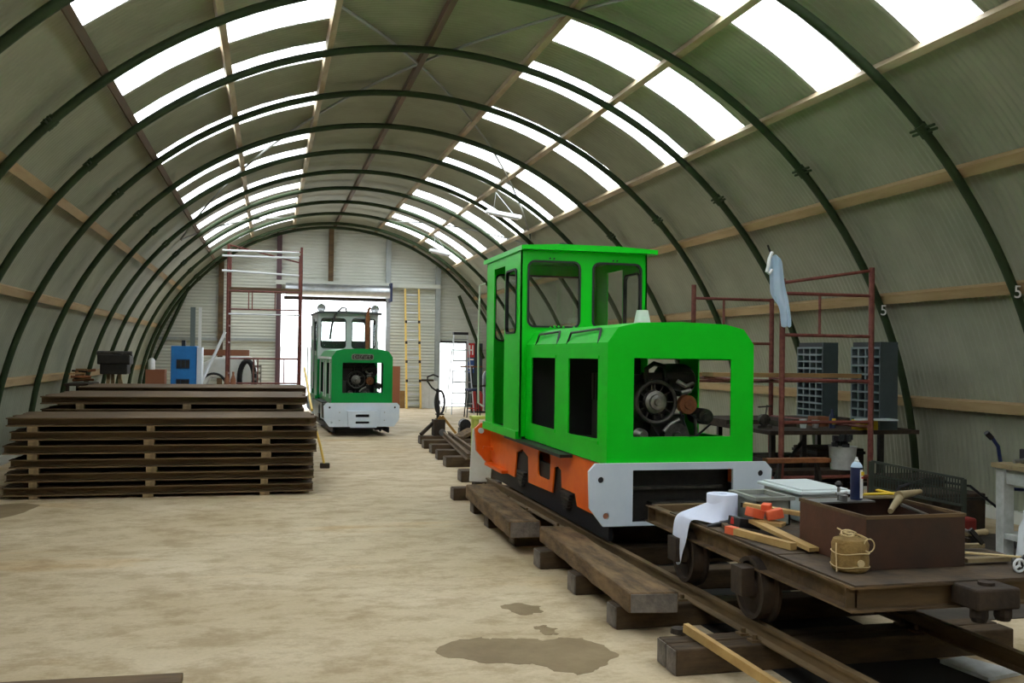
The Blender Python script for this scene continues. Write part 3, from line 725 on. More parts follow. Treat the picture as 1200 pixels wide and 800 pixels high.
# paper roll with a torn end draped over the side
R = wthing('paper_roll', 'large white paper roll with sheet trailing over the trolley edge', 'paper roll', (2.60, 5.27, dk))
mb = MB(); mb.lathe([(.03, .0), (.088, 0), (.09, .005), (.09, .155), (.088, .16), (.03, .16), (.028, .155), (.03, 0)], (2.60, 5.30, dk), (0, 0, 1), 28); mb.build('roll', 'paper', R, smooth=True)
def sheet(name, rows, m, parent, th=.002):
    mb = MB(); vs = [[mb.bm.verts.new(p) for p in r] for r in rows]
    for i in range(len(vs)-1):
        for j in range(len(vs[0])-1): mb.bm.faces.new((vs[i][j], vs[i][j+1], vs[i+1][j+1], vs[i+1][j]))
    o = mb.build(name, m, parent, smooth=False)
    for p in o.data.polygons: p.use_smooth = True
    s1 = o.modifiers.new('s', 'SOLIDIFY'); s1.thickness = th; s2 = o.modifiers.new('d', 'SUBSURF'); s2.levels = 2; s2.render_levels = 2
    return o
sheet('trailing_sheet', [
    [(2.655, 5.225, dk+.158), (2.655, 5.222, dk+.08), (2.65, 5.22, dk+.004)],
    [(2.58, 5.205, dk+.155), (2.57, 5.20, dk+.07), (2.56, 5.19, dk+.004)],
    [(2.535, 5.25, dk+.14), (2.52, 5.22, dk+.06), (2.51, 5.16, dk+.005)],
    [(2.50, 5.34, dk+.10), (2.47, 5.26, dk+.05), (2.47, 5.19, dk+.008)],
    [(2.46, 5.45, dk+.05), (2.43, 5.35, dk+.04), (2.44, 5.25, dk+.014)],
    [(2.42, 5.52, dk+.02), (2.40, 5.40, dk+.03), (2.41, 5.29, dk+.014)],
    [(2.395, 5.53, dk-.02), (2.385, 5.42, dk-.0), (2.395, 5.30, dk-.01)],
    [(2.385, 5.52, dk-.12), (2.37, 5.42, dk-.11), (2.385, 5.31, dk-.12)],
    [(2.38, 5.52, dk-.18), (2.365, 5.44, dk-.19), (2.38, 5.36, dk-.19)],
    [(2.38, 5.45, dk-.27), (2.37, 5.42, dk-.28), (2.385, 5.39, dk-.27)]], 'paper', R)
# grey plastic crate and white lidded tub
o = wthing('plastic_crate', 'dull grey open plastic crate behind the paper roll', 'crate', (3.0, 5.55, dk))
mb = MB()
x0, x1, y0, y1, z0, z1 = 2.72, 2.93, 5.10, 5.40, dk, dk+.165
for a in ((x0, x1, y0, y0+.012), (x0, x1, y1-.012, y1), (x0, x0+.012, y0, y1), (x1-.012, x1, y0, y1)): mb.bb(*a, z0, z1)
mb.bb(x0, x1, y0, y1, z0, z0+.01)
for a in ((x0-.02, x1+.02, y0-.02, y0), (x0-.02, x1+.02, y1, y1+.02), (x0-.02, x0, y0, y1), (x1, x1+.02, y0, y1)): mb.bb(*a, z1-.02, z1)
mb.build('crate_body', 'crate_plastic', o); MB().bb(x0+.02, x1-.02, y0+.02, y1-.02, z0+.08, z0+.14).build('contents', 'steel', o)
o = wthing('storage_tub', 'white plastic storage tub with lid standing behind the crate', 'tub', (3.2, 5.4, dk))
MB().bb(3.04, 3.34, 5.16, 5.62, dk, dk+.165).build('tub', 'white_plastic', o, bevel=.01)
lid = MB().bb(3.01, 3.37, 5.13, 5.65, dk+.165, dk+.185).build('lid', 'white_plastic', o, bevel=.006)
MB().bb(3.04, 3.34, 5.16, 5.62, dk+.183, dk+.195).build('lid_panel', 'white_plastic', lid)
# steel box, open
o = wthing('steel_box', 'rusty open steel box full of hand tools on the trolley deck', 'box', (2.9, 4.35, dk))
def plate_q(pts, th, name, m, par):
    mb = MB(); v = [mb.bm.verts.new(p) for p in pts]; mb.bm.faces.new(v); ob = mb.build(name, m, par)
    s = ob.modifiers.new('s', 'SOLIDIFY'); s.thickness = th; s.offset = 0; return ob
bx0, bx1, by0, by1, bz = 2.655, 3.175, 3.95, 4.52, dk
bt = dk+.240
plate_q([(bx0, by0, bz), (bx1, by0, bz), (bx1, by0, bt), (bx0, by0, bt)], .006, 'side_panel', 'rust_box', o)
plate_q([(bx0, by1, bz), (bx1, by1, bz), (bx1, by1, bt), (bx0, by1, bt)], .006, 'side_panel', 'rust_box', o)
plate_q([(bx0, by0, bz), (bx0, by1, bz), (bx0, by1, bt), (bx0, by0, bt)], .006, 'side_panel', 'rust_lit_side', o)['label'] = 'rusty side panel coloured redder and brighter as the lit side'
plate_q([(bx1, by0, bz), (bx1, by1, bz), (bx1, by1, bt), (bx1, by0, bt)], .006, 'side_panel', 'rust_box', o)
MB().bb(bx0, bx1, by0, by1, bz, bz+.006).build('box_floor', 'rust_dark', o)
MB().bb(bx0, bx0+.34, by1-.14, by1, bt-.004, bt+.004).build('tray', 'steel', o)
mb = MB()
for q in ((bx0, by0, bx1, by0), (bx0, by1, bx1, by1)): mb.bb(q[0]-.006, q[2]+.006, q[1]-.006, q[1]+.006, bt-.01, bt+.006)
for xq in (bx0, bx1): mb.bb(xq-.006, xq+.006, by0, by1, bt-.01, bt+.006)
mb.build('rim', 'rust_beam', o)
# spray can
o = wthing('spray_can', 'blue and white aerosol spray can standing on back edge of steel box', 'spray can', (2.925, 4.44, bt))
cx_, cy_ = 2.925, 4.44
cz_ = bt+.004
mb = MB(); mb.lathe([(0, 0), (.028, 0), (.030, .004), (.030, .165)], (cx_, cy_, cz_), (0, 0, 1), 20); mb.build('can_body', 'navy', o, smooth=True)
mb = MB(); mb.lathe([(.0305, .01), (.0312, .01), (.0312, .155), (.0305, .155)], (cx_, cy_, cz_), (0, 0, 1), 20)
bmesh.ops.delete(mb.bm, geom=[v for v in mb.bm.verts if v.co.x < cx_-.002], context='VERTS'); lb = mb.build('can_label', 'label_white', o, smooth=True)
MB().bb(cx_+.006, cx_+.022, cy_-.034, cy_-.028, cz_+.125, cz_+.145).build('label_panel', 'yellow', lb)
MB().bb(cx_+.008, cx_+.02, cy_-.035, cy_-.028, cz_+.11, cz_+.118).build('label_print', 'red', lb)
mb = MB(); mb.lathe([(.030, .165), (.027, .175), (.018, .188), (.012, .192), (0, .192)], (cx_, cy_, cz_), (0, 0, 1), 20); mb.build('can_shoulder', 'rag', o, smooth=True)
mb = MB(); mb.lathe([(.012, .19), (.012, .20), (.007, .204), (.006, .215), (0, .216)], (cx_, cy_, cz_), (0, 0, 1), 12); mb.build('nozzle', 'white_paint', o, smooth=True)
# pipe clamp next to can
o = wthing('pipe_clamp', 'small steel clamp with round knob on back edge of steel box', 'clamp', (2.81, 4.42, bt))
mb = MB(); mb.tube([(2.81, 4.42, bt+.005), (2.81, 4.42, bt+.07)], .008, 8); mb.tube([(2.79, 4.41, bt+.04), (2.85, 4.41, bt+.045)], .009, 8); mb.lathe([(0, 0), (.02, 0), (.022, .03), (0, .035)], (2.825, 4.40, bt+.004), (0, 0, 1), 12); mb.build('screw', 'steel', o, smooth=True)
mb = MB(); mb.lathe([(0, .0), (.012, .004), (.02, .016), (.012, .03), (0, .034)], (2.81, 4.42, bt+.07), (0, 0, 1), 14); mb.build('knob', 'black_metal', o, smooth=True)
# planks and tool handles
def stick(name, label, cat, a, b_, wd, ht, m, tip=None, tl=.06, rnd=False, r2=None):
    c = (Vector(a)+Vector(b_))/2; o = wthing(name, label, cat, c)
    a, b_ = Vector(a), Vector(b_)
    if rnd: MB().tube([a, a.lerp(b_, .5), b_], [wd, (wd+(r2 or wd))/2, r2 or wd], 10).build('shaft', m, o, smooth=True)
    else: MB().bar(a, b_, wd, ht).build('plank', m, o)
    if tip:
        d = (b_-a).normalized()
        MB().bar(a-d*.001, a+d*tl, wd+.004, ht+.004).build('painted_end', tip, o)
    return o
stick('wooden_wedge', 'narrow timber wedge with orange end, front edge of trolley deck', 'wedge', (2.45, 4.92, dk+.022), (2.56, 4.42, dk+.02), .04, .035, 'new_wood', 'orange_block', .07)
stick('wooden_plank', 'short pale plank lying against the side of steel box', 'plank', (2.60, 4.92, dk+.065), (2.62, 4.33, dk+.02), .055, .02, 'new_wood')
stick('wooden_plank', 'pale plank with dark end propped on orange blocks', 'plank', (2.60, 5.05, dk+.135), (2.85, 4.82, dk+.11), .05, .022, 'new_wood', 'rubber', .012)
stick('wooden_plank', 'light plank end lying under the orange blocks', 'plank', (2.60, 4.92, dk+.07), (2.72, 4.80, dk+.06), .09, .018, 'new_wood')
def block(label, c, sz, rz, m='orange_block'):
    o = wthing('wedge_block', label, 'block', c); M = Matrix.Rotation(rz, 3, 'Z') @ Matrix.Rotation(.25*math.sin(rz*7), 3, 'Y')
    MB().box(c, sz, M).build('block', m, o, bevel=.004)
block('red plastic block lying alone beside the paper roll', (2.545, 4.98, dk+.05), (.07, .06, .04), .3, 'red')
block('orange painted block with wood end, front of the orange pile', (2.60, 4.90, dk+.11), (.08, .07, .05), .2)
block('orange painted block standing tilted on top of orange pile', (2.67, 4.90, dk+.135), (.05, .05, .05), .8)
block('orange painted block against the corner of steel box', (2.69, 4.85, dk+.11), (.09, .06, .05), -.3)
block('dark iron block under the orange pile on the deck', (2.58, 4.98, dk+.045), (.14, .12, .05), .1, 'rubber')
block('dark iron strip lying in front of the paper roll', (2.52, 5.14, dk+.014), (.17, .035, .02), -.15, 'rubber')
# hessian bundle with twine
HX, HY = 2.585, 3.97
o = wthing('hessian_bundle', 'round brown hessian bundle tied with loose twine on trolley corner', 'bundle', (HX, HY, dk))
mb = MB(); mb.lathe([(0, 0), (.072, .0), (.083, .012), (.084, .05), (.080, .09), (.083, .12), (.074, .142), (.04, .15), (0, .148)], (HX, HY, dk), (0, 0, 1), 26); mb.build('bundle', 'hessian', o, smooth=True)
tw = MB(); random.seed(5)
for zz, rr_ in ((.085, .084), (.025, .086)): tw.tube([(HX+rr_*math.cos(a), HY+rr_*math.sin(a), dk+zz+.004*math.sin(3*a)) for a in [2*PI*k/24 for k in range(24)]], .0025, 5, closed=True)
for k in range(7):
    a0 = random.uniform(0, 6.28); cxx, cyy = HX+random.uniform(-.04, .04), HY+random.uniform(-.04, .04); r_ = random.uniform(.02, .035)
    tw.tube([(cxx+r_*math.cos(a), cyy+r_*.6*math.sin(a), dk+.155+.012*math.sin(a+a0)+.004*k) for a in [2*PI*q/12 for q in range(12)]], .003, 5, closed=True)
tw.tube([(HX+.05+.027*math.cos(a), HY-.072, dk+.122+.03*math.sin(a)) for a in [2*PI*q/14 for q in range(14)]], .003, 5, closed=True)
tw.tube([(HX-.084, HY-.02, dk+.13), (HX-.088, HY-.025, dk+.08), (HX-.086, HY-.03, dk+.0)], .003, 5)
tw.build('twine', 'twine', o)
mb = MB().panel(circ(HX, dk+.045, .017, 14), [], xz(HY-.09), (0, .008, 0)); mb.build('tag_patch', 'twine', o)
# handles over the box
stick('tool_handle', 'thick wooden tool handle lying across the steel box', 'handle', (2.80, 3.98, bt+.02), (3.06, 4.26, bt+.05), .012, 0, 'handle_wood', rnd=True, r2=.022)
stick('tool_handle', 'worn wooden mallet handle crossing behind the thick handle', 'handle', (3.00, 4.20, bt+.055), (3.24, 4.36, bt+.05), .024, 0, 'handle_wood', rnd=True, r2=.012)
stick('steel_pipe', 'long grey steel pipe sloping off right end of steel box', 'pipe', (2.98, 4.15, bt+.02), (3.36, 4.12, dk+.115), .009, 0, 'steel', rnd=True)
stick('tool_handle', 'wooden handle end poking out toward the white bench', 'handle', (3.34, 4.14, dk+.11), (3.50, 4.20, dk+.105), .012, 0, 'handle_wood', rnd=True, r2=.016)
stick('wrench', 'black wrench jaw at end of the sloping steel pipe', 'wrench', (3.33, 4.10, dk+.14), (3.39, 4.09, dk+.07), .016, .02, 'black_metal')
stick('rod', 'pale timber rod lying on right side of the trolley', 'rod', (3.22, 4.0, dk+.05), (3.50, 3.90, dk+.035), .006, 0, 'twine', rnd=True)
stick('wooden_plank', 'short rough plank lying on the deck right of steel box', 'plank', (3.20, 3.98, dk+.02), (3.44, 3.98, dk+.02), .05, .02, 'handle_wood')
o = wthing('valve', 'small steel valve with three spoke wheel on the deck, right side', 'valve', (3.36, 3.8, dk))
mb = MB(); mb.tube([(3.33+.028*math.cos(a), 3.78, dk+.032+.028*math.sin(a)) for a in [2*PI*q/16 for q in range(16)]], .006, 6, closed=True)
for q in range(3):
    a = PI/2+2*PI*q/3; mb.tube([(3.33, 3.78, dk+.032), (3.33+.028*math.cos(a), 3.78, dk+.032+.028*math.sin(a))], .006, 6)
mb.build('hand_wheel', 'white_metal', o, smooth=True)
mb = MB(); mb.tube([(3.33, 3.78, dk+.032), (3.38, 3.86, dk+.03)], .02, 8); mb.tube([(3.36, 3.83, dk+.03), (3.46, 3.85, dk+.08)], .009, 6); mb.build('valve_body', 'black_metal', o, smooth=True)
for i_, (a, b_, lab) in enumerate((((2.98, 4.54, bt+.012), (3.28, 4.50, bt+.02), 'yellow strap lying along back of the steel box'), ((3.02, 4.51, bt+.02), (3.20, 4.46, bt+.03), 'short yellow strap crossing the longer one'), ((3.12, 4.55, bt+.035), (3.18, 4.42, bt+.02), 'bent yellow strap end on top of other straps'))):
    stick('yellow_strap', lab, 'strap', a, b_, .03, .006, 'yellow')
stick('flat_bar', 'brown flat bar lying among tools behind the straps', 'bar', (2.98, 4.47, bt+.01), (3.22, 4.44, bt+.012), .02, .012, 'handle_wood')
stick('file', 'small brass coloured file lying right of the steel box', 'file', (3.26, 4.42, dk+.15), (3.36, 4.33, dk+.12), .008, .012, 'twine')
o = wthing('tool_heap', 'dark heap of iron oddments behind the right end of box', 'scrap', (3.3, 4.5, dk), kind='stuff')
mb = MB(); random.seed(9)
for k in range(26):
    c = Vector((random.uniform(3.24, 3.40), random.uniform(4.2, 4.95), dk+random.uniform(.02, .16))); d = Vector((random.uniform(-1, 1), random.uniform(-1, 1), random.uniform(-.3, .3))).normalized()
    mb.bar(c-d*.07, c+d*.07, .018, .02)
mb.build('oddments', 'rust_dark', o)

# ------------------------------------------------------------------ stacked steel beams on the left
def ibeam(w_=.17, h=.09, t=.012): return [(-w_/2, 0), (w_/2, 0), (w_/2, t), (.006, t+.004), (.006, h-t-.004), (w_/2, h-t), (w_/2, h), (-w_/2, h), (-w_/2, h-t), (-.006, h-t-.004), (-.006, t+.004), (-w_/2, t)]
mb = MB().panel(ibeam(), [], lambda a, b_: Vector((0, a, b_)), (3.08, 0, 0)); BEAM = mb.build('steel_beam', 'rust_beam')
beam_me = BEAM.data; bpy.data.objects.remove(BEAM)
bear = MB().bb(-.045, .045, -.05, .05, 0, .055).build('x', 'bearer_wood'); bear_me = bear.data; bpy.data.objects.remove(bear)
random.seed(3)
def stack(nm, y0, nb, tops, xl, xr, bx, pitch=.19):
    for i, tp in enumerate(tops):
        a = xl+random.uniform(-.05, .05); b_ = xr+random.uniform(-.05, .03)
        if i == len(tops)-1: a, b_ = xl, xr
        for k in range(nb):
            o = bpy.data.objects.new('steel_beam', beam_me); COL.objects.link(o)
            jx = random.uniform(-.03, .03) if k else 0
            o.location = (a+jx, y0+.085+k*pitch, tp-.09); o.scale = ((b_-a)/3.08, 1, 1)
            lay = 'top' if i == len(tops)-1 else ordn[i+1]+' from the floor'
            if k == 0: tag(o, 'rusty steel beam, foremost of the %s layer in the %s stack' % (lay, nm), 'steel beam', 'rusty beams in the %s stack' % nm)
            else: tag(o, 'rusty steel beam behind the foremost one, %s layer of the %s stack' % (lay, nm), 'steel beam', 'inner beams of the %s layer, %s stack' % (lay, nm))
        gap = (tops[i]-.09) - (tops[i-1] if i else 0)
        for q, xb in enumerate(bx):
            for k, yy in enumerate((y0+.03, y0+nb*pitch*.8)):
                if k and i < len(tops)-1: continue
                o = bpy.data.objects.new('timber_bearer', bear_me); COL.objects.link(o)
                o.location = (xb+random.uniform(-.02, .02), yy+.02, tp-.09-gap); o.scale = (random.uniform(.85, 1.2), 1, gap/.055)
                pos = ['left', 'middle', 'right'][q]
                g0 = 'under the first layer' if i == 0 else 'under the %s layer' % ('top' if i == len(tops)-1 else ordn[i+1])
                tag(o, 'small wooden bearer block, %s one %s of the %s stack%s' % (pos, g0, nm, ', back row' if k else ''), 'bearer', 'bearers of the %s stack' % nm)
stack('front', 11.0, 6, [.125+.144*i for i in range(6)], -2.61, .50, (-2.35, -1.21, -.02))
stack('middle', 12.30, 9, [.125+.1475*i for i in range(7)], -2.56, .45, (-2.15, -.95, .15))
stack('back', 14.35, 8, [.125+.154*i for i in range(7)], -2.52, .52, (-2.2, -1.0, .2))

# ------------------------------------------------------------------ scaffold tower, left, beyond the stacks
o = wthing('scaffold_tower', 'tall red scaffold tower with board platform beside the big doorway', 'scaffold', (-.1, 21, 0))
ya, yb = 20.6, 21.7
xL, xR = -.83, .62
for x in (xL, xR):
    for y in (ya, yb): MB().tube([(x, y, 0), (x, y, 3.72 if y == ya else 3.65)], .026, 8).build('upright', 'scaffold_red', o, smooth=True)
    for z in (.35, 1.1, 1.75, 2.1, 2.85, 3.6): MB().tube([(x, ya, z), (x, yb, z)], .02, 6).build('rung', 'scaffold_red', o)
for z in (.92, 1.42): MB().tube([(xL, ya, z), (xR, ya, z)], .02, 6).build('ledger', 'scaffold_red', o)
for z, c in ((2.42, 'scaffold_red'), (2.32, 'galv'), (2.79, 'scaffold_red'), (3.62, 'scaffold_red')): MB().tube([(xL, ya, z), (xR, ya, z)], .018, 6).build('ledger', c, o)
MB().tube([(xL, ya, 3.72), (xR, yb, 3.5)], .018, 6).build('brace', 'scaffold_red', o)
for z, dz in ((3.60, 0), (3.49, 0), (3.16, .03)): MB().tube([(xL-.12, ya-.05, z+dz), (xR-.05, ya-.05, z-dz)], .022, 8).build('guard_pole', 'white_metal', o, smooth=True)
for k in range(3): MB().bb(xL, xR, ya+.04+k*.34, ya+.36+k*.34, 2.82, 2.87).build('platform_board', 'rust_beam' if k < 1 else 'board_wood', o)
for x in (-.42, -.35, .1): MB().tube([(x, ya, 2.42), (x, ya, 2.80)], .012, 6).build('spacer', 'scaffold_red', o)
for x in (-.30, -.22, .3): MB().tube([(x, ya, .92), (x, ya, 1.42)], .014, 6).build('spacer', 'scaffold_red', o)
stick('aluminium_pole', 'silver pole leaning against left scaffold upright', 'pole', (-1.69, 20.15, .0), (-.86, 20.4, 1.95), .03, 0, 'white_metal', rnd=True)

# scaffold tower right (behind near loco)
o = wthing('scaffold_tower', 'low red scaffold tower with plank platform near right wall', 'scaffold', (5.2, 9.4, 0))
A = (4.63, 10.2); B = (4.78, 8.5); C_ = (5.60, 10.2); D = (5.75, 8.5)
for (p, zt) in ((A, 2.38), (B, 2.33), (C_, 2.25), (D, 2.47)): MB().tube([(*p, 0), (*p, zt)], .028, 8).build('upright', 'scaffold_red', o, smooth=True)
def rl(p, q, z0, z1=None, nm='rail', r=.018): MB().tube([(*p, z0), (*q, z1 if z1 is not None else z0)], r, 6).build(nm, 'scaffold_red', o)
rl(A, C_, 2.23); rl(A, C_, 1.73); rl(B, D, 2.19); rl(B, D, 1.79); rl(B, D, 1.35); rl(A, C_, 1.30); rl(B, D, .95); rl(A, C_, .85); rl(B, D, .42); rl(A, C_, .38)
rl(B, D, 2.29, 2.44); rl(A, B, 1.34); rl(C_, D, 1.34); rl(C_, D, .9); rl(A, B, .4); rl(C_, D, .4)
for x, z0, z1 in ((5.18, 1.79, 2.19),): MB().tube([(x, 8.5, z0), (x, 8.5, z1)], .014, 6).build('spacer', 'scaffold_red', o)
for x in (5.0,): MB().tube([(x, 10.2, 1.73), (x, 10.2, 2.23)], .014, 6).build('spacer', 'scaffold_red', o); MB().tube([(x+.15, 10.2, .85), (x+.15, 10.2, 1.3)], .014, 6).build('spacer', 'scaffold_red', o)
MB().bb(4.1, 5.70, 8.58, 8.82, 1.38, 1.42).build('platform_board', 'board_wood', o); MB().bb(4.1, 5.55, 9.7, 9.95, 1.36, 1.40).build('platform_board', 'board_wood', o)

# coverall / rag hanging
o = wthing('hanging_rag', 'pale blue rag hanging from the corner of right scaffold tower', 'rag', (4.8, 8.35, 2.3))
random.seed(11)
rows = []
for i, (xc, z, wd) in enumerate(((4.64, 2.545, .08), (4.655, 2.52, .17), (4.665, 2.43, .17), (4.675, 2.33, .17), (4.68, 2.25, .18), (4.69, 2.18, .20), (4.71, 2.13, .18), (4.75, 2.06, .12), (4.765, 1.97, .12), (4.775, 1.86, .115))):
    rows.append([(xc+wd*(j/6-.5), 8.43-.025*math.sin(j*1.9+i*.25), z+.01*math.sin(j*2)) for j in range(7)])
sheet('cloth', rows, 'rag', o, .006)
MB().tube([(4.62, 8.42, 2.57), (4.58, 8.40, 2.50), (4.56, 8.38, 2.43), (4.545, 8.38, 2.38), (4.565, 8.37, 2.36), (4.60, 8.38, 2.40)], .016, 8).build('white_trim', 'white_paint', o, smooth=True)
MB().tube([(4.585, 8.44, 2.64), (4.60, 8.44, 2.60), (4.66, 8.45, 2.50), (4.78, 8.465, 2.28)], .010, 6).build('hook', 'black_metal', o)

# pigeon hole racks against right wall
def pigeon(loc, label, rows_, W_, sd, h):
    T = thing('pigeonhole_rack', label, 'rack', loc, .0, 'grey pigeonhole racks by the right wall')
    hh = h-.07                                     # open front looks left, the solid side panel looks at the camera
    MB().bb(sd-.012, sd, 0, W_, 0, h).build('back_panel', 'rack_hole', T)
    MB().bb(0, sd, -.012, 0, 0, h).build('side_panel', 'pigeon_grey', T)
    MB().bb(.02, sd-.012, 0, W_, hh+.02, h).build('header', 'rack_hole', T)
    for k in range(5): MB().bb(0, sd-.012, k*W_/4-.010, k*W_/4+.010, 0, hh).build('divider', 'pigeon_edge', T)
    for k in range(rows_+1):
        z = k*hh/rows_; sh_ = MB().bb(0, sd-.012, 0, W_, z, z+.014).build('shelf', 'pigeon_grey', T)
        MB().bb(-.006, .002, 0, W_, z, z+.02).build('front_lip', 'pigeon_edge', sh_)
    return T
pigeon((6.0, 9.78, .90), 'grey steel pigeonhole rack, further of two by the right wall', 10, .53, .19, .85)
pigeon((6.0, 8.72, .855), 'grey steel pigeonhole rack, nearer of two beside green rib', 9, .50, .20, .89)
# low workbench holding them
o = wthing('workbench', 'dark cluttered steel workbench along the right wall below the racks', 'workbench', (5.6, 9.4, 0))
MB().bb(4.75, 6.42, 8.66, 10.35, .815, .855).build('bench_top', 'rust_dark', o); MB().bb(4.75, 6.42, 9.60, 10.35, .855, .90).build('rear_riser', 'rust_dark', o)
for x in (4.95, 5.3, 6.2):
    for y in (9.0, 10.2): MB().bb(x, x+.05, y, y+.05, 0, .815).build('leg', 'black_metal', o)
MB().bb(4.95, 6.25, 9.0, 9.04, .25, .29).build('stretcher', 'black_metal', o); MB().bb(4.95, 6.25, 9.2, 9.8, .27, .30).build('lower_shelf', 'rust_dark', o)
MB().bar((4.97, 9.0, .3), (5.3, 9.0, .72), .03, .03).build('diagonal', 'black_metal', o)
o = wthing('bench_vise', 'small bench vise with round jaw at left end of workbench', 'vise', (4.87, 9.05, .90))
mb = MB(); mb.bb(4.8, 4.96, 9.0, 9.12, .855, .885); mb.lathe([(0, 0), (.06, 0), (.06, .05), (.03, .08), (0, .08)], (4.88, 9.0, .94), (0, 1, 0), 14); mb.tube([(4.80, 9.0, 1.07), (4.95, 9.0, 1.08)], .008, 6); mb.tube([(4.88, 9, .95), (4.9, 9, 1.09)], .008, 6); mb.build('vise_body', 'engine_grey', o)
o = wthing('yellow_box', 'yellow tool box on the workbench below the nearer rack', 'box', (5.85, 8.74, .86))
MB().bb(5.76, 5.97, 8.70, 8.84, .855, .955).build('box', 'yellow', o)
MB().bb(5.70, 6.10, 8.55, 8.70, .957, .973).build('board', 'white_plastic', o)
o2 = wthing('oil_bottle', 'small blue bottle with yellow label on the workbench', 'bottle', (5.68, 8.9, .8))
mb = MB(); mb.lathe([(0, 0), (.03, 0), (.03, .12), (.012, .16), (.012, .19), (0, .19)], (5.64, 9.0, .855), (0, 0, 1), 12); mb.build('bottle', 'navy', o2, smooth=True); MB().bb(5.62, 5.66, 8.966, 8.972, .895, .955).build('bottle_label', 'yellow', o2)
for x, m_, lab, hgt in ((5.32, 'white_plastic', 'small white cup on the middle of the workbench', .09), (5.46, 'galv', 'small grey tin beside the blue bottle on workbench', .08)):
    o = wthing('cup', lab, 'cup', (x, 9.0, .8)); mb = MB(); mb.lathe([(0, 0), (.03, 0), (.04, hgt), (.036, hgt), (.028, .01), (0, .01)], (x, 9.02, .855), (0, 0, 1), 14); mb.build('cup', m_, o, smooth=True)
for x, wd, hh, m_, lab in ((5.0, .2, .06, 'rust_dark', 'dark flat tin at the left of workbench clutter'), (5.45, .16, .10, 'brown_board', 'small brown wooden box on the workbench')):
    o = wthing('small_box', lab, 'box', (x+.2, 9.3, .8)); MB().bb(x+.15, x+.15+wd, 9.2, 9.4, .855, .855+hh).build('box', m_, o)
for k, (x0, x1, y0, y1, h_) in enumerate(((5.0, 5.5, 9.2, 9.6, .55), (5.6, 6.15, 9.2, 9.7, .62), (5.75, 6.3, 8.1, 8.5, .45), (5.7, 6.25, 7.5, 7.95, .38))):
    lab = ['dark crate under the left half of the workbench', 'dark crate under the right half of the workbench', 'dark crate on the floor before the right end of workbench', 'low dark crate on the floor behind wire mesh panel'][k]
    o = wthing('crate', lab, 'crate', ((x0+x1)/2, (y0+y1)/2, 0)); MB().bb(x0, x1, y0, y1, 0, h_).build('crate_body', 'rust_dark', o, bevel=.01)
    MB().bb(x0-.01, x1+.01, y0-.01, y1+.01, h_-.06, h_-.03).build('rim_band', 'black_metal', o)
o = MB().bb(3.75, 6.4, 5.05, 7.55, 0, .006).build('dark_floor_sheet', 'dark_mat', None); tag(o, 'dark brown sheet on the floor under the white work table', 'mat')  # thin sheet added to darken this stretch of floor
# bucket with dark contents beneath bench
o = wthing('bucket', 'white bucket filled with dark oddments under the workbench', 'bucket', (5.52, 8.62, .48))
mb = MB(); mb.lathe([(0, 0), (.115, 0), (.135, .22), (.14, .225), (.13, .22), (.11, .01), (0, .01)], (5.52, 8.62, .48), (0, 0, 1), 20); mb.build('pail', 'crate_plastic' if False else 'bench_white', o, smooth=True)
mb = MB(); random.seed(21)
for k in range(14):
    c = Vector((5.52+random.uniform(-.08, .08), 8.62+random.uniform(-.08, .08), .70+random.uniform(0, .1))); mb.box(c, (.06, .05, .05), Matrix.Rotation(random.uniform(0, 3), 3, 'Z'))
mb.build('contents', 'rubber', o)
o = wthing('low_shelf', 'low dark shelf unit under the right scaffold tower', 'shelf', (5.4, 8.6, 0))
MB().bb(4.85, 5.66, 8.54, 8.78, .44, .48).build('shelf_board', 'rust_dark', o)
for x in (4.87, 5.60):
    MB().bb(x, x+.04, 8.55, 8.59, 0, .44).build('leg', 'black_metal', o); MB().bb(x, x+.04, 8.73, 8.77, 0, .44).build('leg', 'black_metal', o)
MB().bar((4.3, 8.2, .60), (5.6, 8.2, .50), .06, .03).build('x', 'rust')  if False else None
# trestles seen through gap
o = wthing('trestle', 'dark angle iron trestle standing behind the locomotive buffer plate', 'trestle', (4.9, 8.2, 0))
MB().bb(4.45, 5.1, 8.15, 8.25, .60, .64).build('top_rail', 'rust', o)
for a, b_ in (((4.5, 8.1, 0), (4.6, 8.2, .6)), ((4.5, 8.3, 0), (4.6, 8.2, .6)), ((5.05, 8.1, 0), (4.98, 8.2, .6)), ((5.05, 8.3, 0), (4.98, 8.2, .6))): MB().bar(a, b_, .03, .03).build('leg', 'black_metal', o)

# mesh mat, red machine, cable by right wall
o = wthing('mesh_panel', 'dark green wire mesh panel standing low before the right wall', 'mesh panel', (5.2, 7.2, .3))
A0 = Vector((4.98, 7.35, .70)); A1 = Vector((5.62, 7.0, .58))
MB().bar(A0, A1, .02, .02).build('frame_bar', 'green_mesh', o); MB().bar(A0-Vector((0, 0, .22)), A1-Vector((0, 0, .22)), .02, .02).build('frame_bar', 'green_mesh', o)
for k in range(34):
    p = A0.lerp(A1, k/33); MB().bar(p, p-Vector((0, 0, .22)), .017, .004).build('wire', 'green_mesh', o)
MB().bar(A0-Vector((0, 0, .11)), A1-Vector((0, 0, .11)), .008, .015).build('wire', 'green_mesh', o)
for p in (A0, A1): MB().bar(p, (p.x, p.y, 0), .03, .03).build('leg', 'green_mesh', o)
o = wthing('lifting_jack', 'red trolley jack lying on floor behind the white bench', 'jack', (5.1, 6.9, .1))
mb = MB(); mb.bb(4.75, 5.55, 6.75, 7.0, .10, .30); mb.bb(4.70, 5.0, 6.70, 7.02, .08, .20); mb.build('jack_body', 'red_mat', o, bevel=.02)
for x in (4.8, 5.45):
    for y in (6.73, 7.02): MB().cyl((x, y-.03, .1), (x, y+.03, .1), .1, 14).build('wheel', 'black_metal', o)
